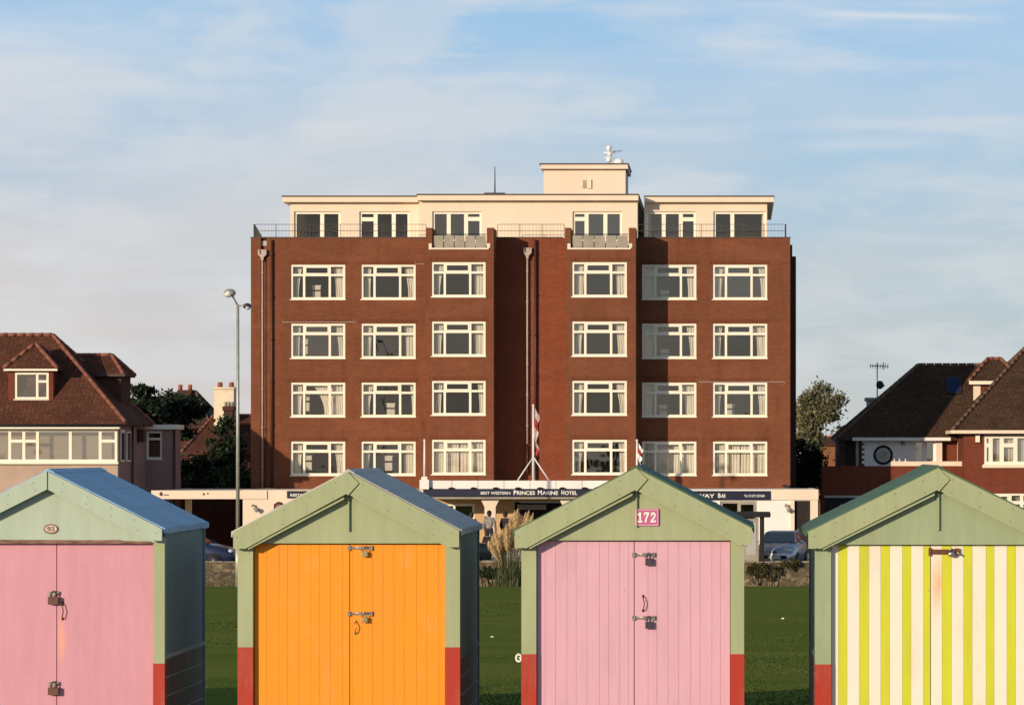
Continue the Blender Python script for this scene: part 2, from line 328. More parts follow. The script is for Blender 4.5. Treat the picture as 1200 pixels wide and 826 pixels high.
def rough_poly(poly, step=.11, amp=.0016):
    out = []
    for i in range(len(poly)):
        a, b_ = poly[i], poly[(i+1)%len(poly)]; L = math.hypot(b_[0]-a[0], b_[1]-a[1]); n = max(1, int(L/step)); out.append(a)
        for k in range(1, n): f = k/n; out.append((a[0]+(b_[0]-a[0])*f+JR.uniform(-amp, amp), a[1]+(b_[1]-a[1])*f+JR.uniform(-amp, amp)))
    return out
def tag(o, label, cat, group=None):
    o['label'] = label; o['category'] = cat
    if group: o['group'] = group
    return o
def thing(name, label, cat, loc, group=None):
    o = bpy.data.objects.new(name, None); COL.objects.link(o); o.location = loc; o.empty_display_size = .3
    ORG[o.name] = Vector(loc); return tag(o, label, cat, group)
def struct(o, kind='structure'): o['kind'] = kind; return o

# ------------------------------------------------------------------ camera, sun, sky
cam = bpy.data.cameras.new('camera'); co = bpy.data.objects.new('camera', cam); COL.objects.link(co)
co.location = (0, 0, CAMZ); co.rotation_euler = (R(90), 0, 0)
cam.sensor_width = 36; cam.lens = 36*F/1200; cam.shift_x = -(VPX-600)/1200; cam.shift_y = (VPY-413)/1200
cam.clip_start = .1; cam.clip_end = 6000; scn.camera = co
AZ, EL = 36., 12.
sd = Vector((-math.sin(R(AZ))*math.cos(R(EL)), -math.cos(R(AZ))*math.cos(R(EL)), math.sin(R(EL))))
sl = bpy.data.lights.new('sun', 'SUN'); sl.energy = 4.3; sl.angle = R(.5); sl.color = (1., .83, .62)
so = bpy.data.objects.new('sun', sl); COL.objects.link(so); so.rotation_euler = sd.to_track_quat('Z', 'Y').to_euler(); so.location = (-30, -40, 40)
w = bpy.data.worlds.new('World'); scn.world = w; w.use_nodes = True
nt = w.node_tree; nt.nodes.clear()
wo = N(nt, 'ShaderNodeOutputWorld'); bg = N(nt, 'ShaderNodeBackground'); bg.inputs['Strength'].default_value = .124
sky = N(nt, 'ShaderNodeTexSky', sky_type='NISHITA'); sky.sun_disc = False
sky.sun_elevation = R(EL); sky.sun_rotation = R(180+AZ); sky.air_density = 1.; sky.dust_density = .8; sky.ozone_density = 1.2
tc = N(nt, 'ShaderNodeTexCoord')
sp = N(nt, 'ShaderNodeSeparateXYZ'); nt.links.new(tc.outputs['Generated'], sp.inputs[0])
def mapped(sc, loc=(0,0,0), rot=(0,0,0)):
    m = N(nt, 'ShaderNodeMapping'); m.inputs['Scale'].default_value = sc; m.inputs['Location'].default_value = loc; m.inputs['Rotation'].default_value = rot
    nt.links.new(tc.outputs['Generated'], m.inputs['Vector']); return m.outputs[0]
def mrange(sock, a, b_, c, d_):
    m = N(nt, 'ShaderNodeMapRange'); m.inputs['From Min'].default_value = a; m.inputs['From Max'].default_value = b_; m.inputs['To Min'].default_value = c; m.inputs['To Max'].default_value = d_
    nt.links.new(sock, m.inputs['Value']); return m.outputs[0]
def mth(op, a, b_=None, clamp=False):
    m = N(nt, 'ShaderNodeMath', operation=op, use_clamp=clamp)
    for k_, v_ in enumerate((a, b_)):
        if v_ is None: continue
        if hasattr(v_, 'is_output'): nt.links.new(v_, m.inputs[k_])
        else: m.inputs[k_].default_value = v_
    return m.outputs[0]
sx_, sz_ = sp.outputs[0], sp.outputs[2]
c1 = noise(nt, mapped((5, 5, 15), (.3, 0, .2), (0, .10, 0)), 1.5, 6, .55)     # broad thin veil, drawn out sideways
c3 = noise(nt, mapped((9, 9, 22), (2.3, 0, .9), (0, -.15, 0)), 2.6, 5, .5)    # soft mottling
c2 = noise(nt, mapped((8, 8, 70), (1.7, 0, .5), (0, .06, 0)), 1.5, 6, .6)     # wisps
left = mrange(sx_, .09, -.24, 0., 1.); low = mrange(sz_, .0, .14, 1., 0.); near = mrange(sz_, .2, .6, 1., 0.)
veil_c = mixc(nt, low, (4.35, 5.35, 6.5), (5.0, 5.2, 5.2))
clear_c = mixc(nt, mth('MULTIPLY', near, .75), sky.outputs[0], (2.35, 4.35, 6.9))
fac = mth('ADD', mth('MULTIPLY', ramp(nt, c1, .40, .60), .70), mth('ADD', mth('MULTIPLY', left, .32), mth('MULTIPLY', low, .25)), True)
clr0 = mrange(mth('SUBTRACT', mth('MULTIPLY', sx_, .45), mth('SUBTRACT', .10, sz_)), -.02, .08, 1., .45)
fac = mth('MULTIPLY', mth('MULTIPLY', mth('MULTIPLY', fac, .93), near), clr0)
col = mixc(nt, fac, clear_c, veil_c)
haze_c = mixc(nt, left, (4.25, 4.75, 4.65), (6.1, 5.15, 4.6))
hz0 = mth('POWER', mrange(sz_, .0, .135, 1., 0.), 1.2)
col = mixc(nt, mth('MULTIPLY', hz0, .95), col, haze_c)
clr = mrange(mth('SUBTRACT', mth('MULTIPLY', sx_, .45), mth('SUBTRACT', .10, sz_)), -.03, .07, 1., .25)
mott = mth('MULTIPLY', mth('MULTIPLY', mth('MULTIPLY', ramp(nt, c3, .45, .60), .50), near), clr)
col = mixc(nt, mott, col, (5.7, 5.85, 5.95))
wisp = mth('MULTIPLY', mth('MULTIPLY', ramp(nt, c2, .50, .70), .45), near)
col = mixc(nt, wisp, col, (5.6, 5.9, 6.3))
def trail(x0, x1, za, slope, wid, amt):
    dz = mth('SUBTRACT', sz_, mth('ADD', mth('MULTIPLY', mth('SUBTRACT', sx_, x0), slope), za))
    g = mth('DIVIDE', mth('ADD', dz, mth('MULTIPLY', mth('SUBTRACT', c2, .5), wid*1.5)), wid); g = mth('EXPONENT', mth('MULTIPLY', mth('MULTIPLY', g, g), -1.))
    wx = mth('MULTIPLY', mrange(sx_, x0, x0+.02, 0., 1.), mrange(sx_, x1-.02, x1, 1., 0.))
    return mth('MULTIPLY', mth('MULTIPLY', g, wx), amt)
col = mixc(nt, trail(.016, .086, .1395, -.043, .0011, .55), col, (6.2, 6.3, 6.5))
col = mixc(nt, trail(.012, .072, .0968, .03, .0022, .30), col, (6.0, 6.2, 6.5))
col = mixc(nt, trail(.020, .090, .0700, -.06, .0016, .22), col, (5.8, 6.0, 6.2))
nt.links.new(col, bg.inputs[0]); nt.links.new(bg.outputs[0], wo.inputs[0])
scn.view_settings.view_transform = 'Standard'; scn.view_settings.look = 'None'; scn.view_settings.exposure = 0.; scn.view_settings.gamma = 1.
scn.render.engine = 'CYCLES'; scn.cycles.max_bounces = 8; scn.cycles.transparent_max_bounces = 16

# ------------------------------------------------------------------ ground, lawn, street
def lawn_z(y):
    if y < 33: return -.02
    return -.02-(y-33)/(122-33)*2.5+.15*math.sin(max(0., min(1., (y-33)/89))*math.pi)*.3
b = MB(); b.quad((-3000,-300,-2.65),(3000,-300,-2.65),(3000,5000,-2.65),(-3000,5000,-2.65)); struct(b.build('ground', 'ground'))
b = MB(); b.box(-140, 120, -40, 29.2, -2.6, 0); struct(b.build('promenade', 'concrete'))
b = MB(); nx, ny = 60, 60; xs = [-130+240*i/nx for i in range(nx+1)]; ys = [29.2+(122-29.2)*j/ny for j in range(ny+1)]
b.smooth = True
b.add([(x, y, lawn_z(y)+.02*math.sin(x*.4+y*.23)*math.sin(y*.31)) for y in ys for x in xs], [(j*(nx+1)+i, j*(nx+1)+i+1, (j+1)*(nx+1)+i+1, (j+1)*(nx+1)+i) for j in range(ny) for i in range(nx)])
struct(b.build('lawn', 'lawn'))
b = MB(); rg = random.Random(3)
for k in range(30000):
    u = rg.random(); y = 32+u*u*58; x = rg.uniform(X(225, y), X(965, y)); z = lawn_z(y)-.01
    h = rg.uniform(.012, .03); a = rg.uniform(0, 6.28); dx, dy = .012*math.cos(a)*(1+u), .012*math.sin(a)*(1+u); lx, ly = rg.uniform(-.03,.03), rg.uniform(-.03,.03)
    b.add([(x-dx,y-dy,z),(x+dx,y+dy,z),(x+lx,y+ly,z+h)], [(0,1,2)])
o = b.build('grass', 'grassblade'); struct(o, 'stuff'); o['label'] = 'short mown grass blades of the green lawn'; o['category'] = 'grass'
b = MB(); b.box(-140, 120, 122.45, 124.6, -2.6, -1.85); struct(b.build('pavement', 'paving'))
b = MB(); b.quad((-400,124.6,-1.97),(400,124.6,-1.97),(400,133.5,-1.97),(-400,133.5,-1.97)); struct(b.build('road', 'asphalt'))
b = MB()
for i in range(-20, 20): b.quad((i*6,129,-1.966),(i*6+3,129,-1.966),(i*6+3,129.1,-1.966),(i*6,129.1,-1.966))
struct(b.build('road_marking', 'line'))
b = MB(); b.box(-140, 120, 133.5, 260, -2.6, -1.85); struct(b.build('forecourt', 'paving'))

# rubble wall along the lawn
t = thing('rubble_wall', 'long low rubble stone wall along the far edge of the lawn', 'wall', (-8, 122.2, -2.6))
b = MB(); b.box(-80, 60, 122, 122.4, -2.75, -1.60)
b.build('wall_face', 'rubble', t)
b = MB(); rg = random.Random(5); x = -80.
while x < 60:
    L = rg.uniform(.5, 1.1); b.box(x, x+L-.02, 121.97-rg.random()*.03, 122.43, -1.60, -1.53+rg.uniform(-.025,.02)); x += L
b.build('coping', 'coping', t, bevel=.02)

# ------------------------------------------------------------------ beach huts
D = 26.0
def hx(px): return X(px, D)
def hz_(py): return Z(py, D)
def hasp(door, x, z, y, w=.15, mat='zinc', lock='brass', lx=.035, lr=.02, body=.022):
    """bar bolt across the seam with a padlock hanging at its end"""
    m = MB(); m.box(x-w/2, x+w/2, y-.012, y, z-.009, z+.009)
    m.box(x-w/2, x-w/2+.025, y-.018, y-.012, z-.02, z+.02); m.box(x-.005, x+.018, y-.02, y-.012, z-.017, z+.017); m.box(x+w/2-.028, x+w/2, y-.02, y-.012, z-.019, z+.019)
    m.tube([(x-w/2+.02, y-.016, z+.003), (x+w/2-.01, y-.016, z+.003)], .006, 6)
    for dx in (-.45, .12, .42): m.ball((x+w*dx, y-.02, z+.01), .005, 6, 4)
    m.build('hasp', mat, door)
    m = MB(); cx = x+lx; zb = z-.03
    m.tube([(cx-lr*.7, y-.03, zb), (cx-lr*.7, y-.03, z+.005), (cx-lr*.4, y-.03, z+.016), (cx+lr*.4, y-.03, z+.016), (cx+lr*.7, y-.03, z+.005), (cx+lr*.7, y-.03, zb)], .005, 6)
    m.box(cx-body, cx+body, y-.044, y-.018, zb-body*1.9, zb)
    m.ball((cx, y-.044, zb-body), (.006,.003,.006), 6, 4)
    m.build('padlock', lock, door, bevel=.004)
def pull(door, x, z, y, h=.06, mat='rust'):
    m = MB(); m.tube([(x, y, z+h/2), (x, y-.03, z+h/2-.005), (x+.012, y-.035, z), (x, y-.03, z-h/2+.005), (x, y, z-h/2)], .0045, 6)
    m.ball((x, y-.002, z+h/2), (.011,.004,.014), 8, 5); m.ball((x, y-.002, z-h/2), (.011,.004,.014), 8, 5)
    m.build('handle', mat, door)
def planks(m, x0, x1, z0, z1, y, cuts, rnd, gap=.002):
    """tongue and groove boards with real grooves, one mesh"""
    m.box(x0, x1, y+.0045, y+.028, z0, z1)
    xs = [x0]+[c for c in cuts if x0+.02 < c < x1-.02]+[x1]
    for i in range(len(xs)-1):
        dy = rnd.uniform(0, .0015); m.box(xs[i]+gap/2, xs[i+1]-gap/2, y+dy, y+.005, z0, z1)
def hut(label, group, apex, fas, mslope, dv, body, door, top, red, seam, C, style, roofmat, side, boards='grooves', batten=True, king=True, deep=2.0, extra=None, thick=.03, seed=1):
    """apex (px,py); fas, body, door = px pairs; top, red = py; dv = fascia depth in px"""
    rnd = random.Random(seed)
    ax, az = hx(apex[0]), hz_(apex[1]); S = D/F
    fl, fr = hx(fas[0]), hx(fas[1]); bl, br = hx(body[0]), hx(body[1]); dl, dr = hx(door[0]), hx(door[1])
    zt = hz_(top); zr = hz_(red); sx = hx(seam); dvm = dv*S; green = C['frame']
    t = thing('beach_hut', label, 'beach hut', ((bl+br)/2, D+1, 0), group)
    # floor frame and side / back walls
    zl = az-mslope*(ax-bl)-.03; zrr = az-mslope*(br-ax)-.03
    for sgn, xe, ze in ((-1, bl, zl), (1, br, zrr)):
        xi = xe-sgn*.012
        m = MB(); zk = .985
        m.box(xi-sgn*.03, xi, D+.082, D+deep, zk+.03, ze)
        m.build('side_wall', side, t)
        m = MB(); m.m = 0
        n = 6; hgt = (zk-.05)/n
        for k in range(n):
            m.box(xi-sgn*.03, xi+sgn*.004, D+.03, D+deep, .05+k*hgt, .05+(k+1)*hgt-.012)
            m.m = 1; m.box(xi-sgn*.03, xi+sgn*.002, D+.03, D+deep, .05+(k+1)*hgt-.012, .05+(k+1)*hgt-.001); m.m = 0  # pale strips paint in the light that board edges catch
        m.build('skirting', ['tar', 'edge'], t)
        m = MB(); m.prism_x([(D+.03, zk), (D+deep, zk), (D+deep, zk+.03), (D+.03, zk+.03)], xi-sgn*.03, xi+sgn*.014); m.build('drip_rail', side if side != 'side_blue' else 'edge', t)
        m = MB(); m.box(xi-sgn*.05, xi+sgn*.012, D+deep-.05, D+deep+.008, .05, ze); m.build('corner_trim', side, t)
    m = MB(); m.prism([(bl+.02,.05),(br-.02,.05),(br-.02,zrr-.02),(ax,az-.04),(bl+.02,zl-.02)], D+deep-.03, D+deep); m.build('back_wall', side, t)
    m = MB(); m.box(bl+.03, br-.03, D+.05, D+deep-.04, .02, .1); m.build('floor', 'tar', t)
    # roof: two felted slopes with a turned-down eave edge and lap seams
    m = MB(); y0, y1 = D-.058, D+deep+.12
    eL, eR = fl-.012, fr+.012
    def zat(x): return az-mslope*abs(x-ax)
    for e in (eL, eR):
        s_ = 1 if e > ax else -1
        m.prism([(ax, az+.012), (e, zat(e)+.012), (e, zat(e)-.016), (ax, az-.016)], y0, y1)
        for q in (.33, .66):
            xa, xb = ax+(e-ax)*q, ax+(e-ax)*(q+.02)
            m.prism([(xa, zat(xa)+.0125), (xb, zat(xb)+.0125), (xb, zat(xb)+.016), (xa, zat(xa)+.016)], y0+.002, y1-.002)
        nn = 14
        for q in range(nn): m.box(e, e+s_*(.006+rnd.uniform(0,.005)), y0+(y1-y0)*q/nn, y0+(y1-y0)*(q+1)/nn-.001, zat(e)-.03-rnd.uniform(0,.010), zat(e)+.010+rnd.uniform(0,.003))
    m.prism([(ax-.05, zat(ax-.05)+.013), (ax, az+.013), (ax+.05, zat(ax+.05)+.013), (ax+.05, zat(ax+.05)+.02), (ax, az+.022), (ax-.05, zat(ax-.05)+.02)], y0+.004, y1-.004)
    m.build('roof', roofmat, t)
    # gable panel
    m = MB(); zlow = zt+.004
    def under(x): return zat(x)-dvm*.5
    m.prism([(bl+.002, zlow), (br-.002, zlow), (br-.002, max(under(br), zlow+.01)), (ax, under(ax)), (bl+.002, max(under(bl), zlow+.01))], D-.004, D+.055)
    gb = m.build('gable_panel', C.get('gable', green), t)
    if king:
        m = MB(); kw = C.get('kw', .010); m.box(ax-kw/2, ax+kw/2, D-.03, D-.004, zlow+C.get('k0', .09), az-dvm-.02); m.build('king_post', C.get('gable', green), t)
    # fascias: left board runs over the apex with an angled cut, right board butts it
    e0 = C.get('endh', .14)
    def board(e, ext, y):
        s_ = -1 if e < ax else 1; ze = zat(e)-e0; xb = ax+s_*((az-dvm-ze)/mslope)
        if s_*(xb-e) > 0: pts_end = [(e, zat(e)), (e, zat(e)-dvm)]
        else: pts_end = [(e, zat(e)), (e, ze), (xb, ze)]
        if C.get('plain'):
            return [(ax, az)]+pts_end+[(ax, az-dvm)] if ext else [(ax+.003, az-.002)]+pts_end+[(ax+.003, az-dvm-.002)]
        if ext: return [(ax, az)]+pts_end+[(ax-.012, az-dvm+.008), (ax+.004, az-dvm-.004), (ax+.094, az-.096)]
        g = .008
        return [(ax+.012, az-mslope*.012-.002)]+pts_end+[(ax+.06, az-dvm-.03), (ax+.02, az-dvm-.002), (ax+.094+g, az-.098)]
    m = MB(); m.prism(rough_poly(board(fl, True, 0)), D-.100, D-.058); m.m = 1
    for q in (.12, .34, .56, .78, .95):
        for off in (.04, dvm-.04): xq = ax+(fl-ax)*q+rnd.uniform(-.02,.02); m.ball((xq, D-.100, zat(xq)-off-(.02 if q > .9 else 0)), (.0045,.002,.0045), 6, 4)
    m.build('fascia', [green, 'steel'], t)
    m = MB(); m.prism(rough_poly(board(fr, False, 0)), D-.089, D-.058); m.m = 1
    for q in (.12, .34, .56, .78, .95):
        for off in (.04, dvm-.04): xq = ax+(fr-ax)*q+rnd.uniform(-.02,.02); m.ball((xq, D-.089, zat(xq)-off-(.02 if q > .9 else 0)), (.0045,.002,.0045), 6, 4)
    m.build('fascia', [green, 'steel'], t)
    # soffit boards close the overhang
    for e in (fl, fr):
        m = MB(); s_ = -1 if e < ax else 1
        m.prism([(ax+s_*.02, zat(ax+s_*.02)-.02), (e, zat(e)-.02), (e, zat(e)-.035), (ax+s_*.02, zat(ax+s_*.02)-.035)], D-.058, D-.004); m.build('soffit', green, t)
    if batten:
        m = MB(); xa, xb = fl+.12, ax-.03
        m.prism([(xa, zat(xa)-dvm-.003), (xb, zat(xb)-dvm-.003), (xb, zat(xb)-dvm-.022), (xa, zat(xa)-dvm-.022)], D-.085, D-.058)
        m.build('batten', green, t, bevel=.003)
    # corner posts, green over red
    for a_, b_ in ((bl, dl-.004), (dr+.004, br)):
        m = MB(); m.box(a_, b_, D-.003, D+.08, zr, zlow-.002); m.m = 1; m.box(a_-.001, b_+.001, D-.004, D+.08, .03, zr); m.build('corner_post', [C.get('post', green), 'red'], t)
    if style == 'lintel':
        m = MB(); m.prism([(bl+.03, zt-.004), (dr+.004, zt-.004), (dr-.02, zt+.014), (ax+.62, zt+.018), (ax+.58, zt+.027), (ax+.3, zt+.024), (bl+.03, zt+.030)], D-.014, D-.0045); m.build('lintel', 'rawwood', t)
    # doors, hung 25 mm behind the posts
    doors = []
    for k, (a_, b_) in enumerate(((dl, sx-.003), (sx+.003, dr))):
        m = MB(); y = D+.05
        if boards == 'grooves':
            w_ = .088; off = rnd.uniform(.02, .07); cuts = [dl+off+i*w_+rnd.uniform(-.012,.012) for i in range(24)]
            planks(m, a_, b_, .06, zt-.002, y, cuts, rnd); mats = [C['door']]
        elif boards == 'flat':
            m.box(a_, b_, y, y+.028, .06, zt-.002); mats = [C['door'] if k == 0 else C.get('door2', C['door'])]
        else:
            m.box(a_, b_, y+.010, y+.028, .06, zt-.002); mats = [C['door2'] if k else C['door'], 'yellow']
            st = [(982.6,993),(1007.5,1018.6),(1032.4,1043),(1057.7,1068),(1082.6,1091),(1104.4,1115.5),(1129.7,1140),(1156,1165.7),(1180.6,1191),(1205,1216)]
            edges = sorted({a_, b_, *[hx(p) for q in st for p in q if a_ < hx(p) < b_]})
            for i in range(len(edges)-1):
                mid = (edges[i]+edges[i+1])/2; m.m = 1 if any(hx(p) < mid < hx(q) for p, q in st) else 0
                m.box(edges[i]+.001, edges[i+1]-.001, y+rnd.uniform(0,.001), y+.0105, .06, zt-.002)
            m.m = 0
        doors.append(m.build('door', mats, t, bevel=.002 if boards == 'flat' else 0))
    if extra: extra(t, doors, gb)
    return t
GR = 'row of painted beach huts along the promenade'
def ex1(t, d, g):
    for py in (695, 801):
        m = MB(); x, z, y = hx(62), hz_(py), D+.05
        m.box(x-.045, x+.05, y-.012, y, z-.012, z+.014); m.box(x-.05, x-.03, y-.02, y-.012, z-.024, z+.012); m.ball((x+.035, y-.016, z), (.014,.008,.018), 8, 5)
        m.box(x-.012, x+.012, y-.024, y-.012, z-.02, z+.022); m.build('hasp', 'zinc', d[0])
        m = MB(); m.tube([(x-.02, y-.035, z-.03), (x-.02, y-.035, z+.005), (x, y-.035, z+.018), (x+.022, y-.035, z+.005), (x+.022, y-.035, z-.03)], .006, 6)
        m.box(x-.042, x+.046, y-.055, y-.018, z-.092, z-.03); m.build('padlock', 'rustlock', d[0], bevel=.005)
    pull(d[1], hx(72), hz_(716), D+.05, .13, 'rust')
    m = MB(); cx, cz = hx(60), hz_(619.5)
    def disc(rx, rz, y0, y1): m.prism([(cx+rx*math.cos(a*math.pi/12), cz+rz*math.sin(a*math.pi/12)) for a in range(24)], y0, y1)
    m.m = 0; disc(.062, .041, D-.012, D-.004); m.m = 1; disc(.051, .030, D-.0155, D-.012)
    m.m = 0; m.text('93', cx-.03, cx+.03, cz-.018, D-.0155, .038, .002, .02)
    m.build('number_plate', ['ink', 'plateoval'], g)
def ex2(t, d, g):
    hasp(d[1], hx(421), hz_(642), D+.05, .21, lx=.045); hasp(d[1], hx(421), hz_(719), D+.05, .21, lx=.045)
    pull(d[1], hx(415.5), hz_(735), D+.05, .10, 'brass')
def ex3(t, d, g):
    for py in (650, 724): hasp(d[1], hx(754), hz_(py), D+.05, .19, lx=.045, lock='steel', body=.03)
    pull(d[1], hx(753.5), hz_(707), D+.05, .12, 'rust')
    m = MB(); x0, x1, z0, z1 = hx(744), hx(772), hz_(616), hz_(596)
    m.m = 0; m.box(x0, x1, D-.02, D-.004, z0, z1); m.m = 1; y = D-.022
    m.box(x0+.006, x1-.006, y, D-.0199, z1-.009, z1-.006); m.box(x0+.006, x1-.006, y, D-.0199, z0+.006, z0+.009); m.box(x0+.006, x0+.009, y, D-.0199, z0+.009, z1-.009); m.box(x1-.009, x1-.006, y, D-.0199, z0+.009, z1-.009)
    def pl(poly, ox): 
        m.prism([(ox+px*.043, z0+.03+pz*.084) for px, pz in poly], D-.024, D-.0199)
    gx = [x0+.022, x0+.076, x0+.131]
    pl([(.05,0),(.95,0),(.95,.16),(.70,.16),(.70,1),(.42,1),(.05,.80),(.05,.66),(.36,.70),(.36,.16),(.05,.16)], gx[0])
    pl([(.12,0),(.48,0),(.62,.36),(1.0,.84),(1.0,1),(.02,1),(.02,.68),(.18,.68),(.22,.82),(.62,.82),(.28,.36)], gx[1])
    pl([(0,0),(1,0),(1,.26),(.86,.26),(.82,.17),(.42,.17),(.86,.46),(1.0,.66),(.94,.86),(.74,.98),(.30,1),(.06,.86),(.02,.66),(.30,.62),(.38,.80),(.58,.84),(.70,.72),(.62,.56),(0,.16)], gx[2])
    m.build('number_plate', ['plum', 'platewhite'], g)
    for px in (607.5,):
        m = MB(); cx, cz = hx(px), hz_(771); m.tube([(cx+.022*math.cos(a*.5236), D+.05, cz+.03*math.sin(a*.5236)) for a in range(13)], .010, 6); m.tube([(cx, D+.05, cz), (cx+(.03 if px < 700 else -.03), D+.05, cz)], .006, 6)
        m.build('mooring_ring', 'aerialwhite', t)
def ex4(t, d, g):
    m = MB(); x, z, y = hx(1107.5), hz_(646.5), D+.05
    m.box(x-.13, x+.12, y-.016, y, z-.02, z+.02); m.box(x-.135, x-.115, y-.022, y-.016, z-.034, z+.034); m.box(x+.085, x+.12, y-.03, y-.016, z-.026, z+.03)
    m.build('hasp', 'rust', d[1])
    m = MB(); m.tube([(x+.03, y-.03, z+.01), (x+.05, y-.04, z+.025), (x+.075, y-.04, z+.02), (x+.08, y-.03, z-.01)], .007, 6); m.ball((x+.055, y-.045, z-.018), (.035,.015,.024), 10, 6); m.tube([(x+.1,y-.04,z),(x+.13,y-.04,z-.03)], .008, 6)
    m.build('padlock', 'zinc', d[1])
G2 = dict(frame='hutgreen')
H1C = (58+0, 552)
ox1 = (hx(-70)+hx(193))/2
M['pink_r'] = rusty_paint('rose_paint_rust_run', (.625,.285,.345), hx(70)-ox1, hz_(750), .030, .17, (.78,.36,.20), .8)
ox4 = (hx(955)+hx(1242))/2
M['cream_r'] = rusty_paint('cream_paint_rust_run', (.85,.73,.59), hx(1099)-ox4, hz_(685), .045, .20, (.72,.30,.09), .85, streak=.05)
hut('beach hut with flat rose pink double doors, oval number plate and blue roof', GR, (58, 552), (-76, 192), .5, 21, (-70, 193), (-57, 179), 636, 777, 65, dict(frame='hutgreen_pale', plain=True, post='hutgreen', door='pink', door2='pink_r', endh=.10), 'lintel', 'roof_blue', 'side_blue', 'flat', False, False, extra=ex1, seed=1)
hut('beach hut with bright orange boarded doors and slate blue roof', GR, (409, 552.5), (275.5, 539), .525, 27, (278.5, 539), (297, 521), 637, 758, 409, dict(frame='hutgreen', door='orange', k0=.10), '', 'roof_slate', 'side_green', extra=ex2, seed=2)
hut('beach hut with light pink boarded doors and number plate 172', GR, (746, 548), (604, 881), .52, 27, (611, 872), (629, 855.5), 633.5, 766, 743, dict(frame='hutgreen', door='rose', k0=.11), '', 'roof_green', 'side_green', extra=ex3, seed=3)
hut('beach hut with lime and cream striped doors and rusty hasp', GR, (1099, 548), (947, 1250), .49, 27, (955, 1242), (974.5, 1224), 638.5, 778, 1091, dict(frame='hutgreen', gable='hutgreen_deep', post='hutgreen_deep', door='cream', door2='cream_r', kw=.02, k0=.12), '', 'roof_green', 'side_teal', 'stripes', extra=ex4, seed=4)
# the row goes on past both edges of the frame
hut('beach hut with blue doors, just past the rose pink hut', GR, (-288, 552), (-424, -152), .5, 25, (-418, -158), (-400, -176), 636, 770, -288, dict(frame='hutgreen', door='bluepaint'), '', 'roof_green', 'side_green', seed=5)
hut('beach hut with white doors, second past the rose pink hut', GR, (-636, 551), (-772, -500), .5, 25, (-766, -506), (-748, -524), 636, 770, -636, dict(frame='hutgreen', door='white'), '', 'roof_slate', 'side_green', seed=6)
hut('beach hut with plain green doors, third past the rose pink hut', GR, (-984, 551), (-1120, -848), .5, 25, (-1114, -854), (-1096, -872), 636, 770, -984, dict(frame='hutgreen', door='hutgreen_deep'), '', 'roof_blue', 'side_green', seed=7)

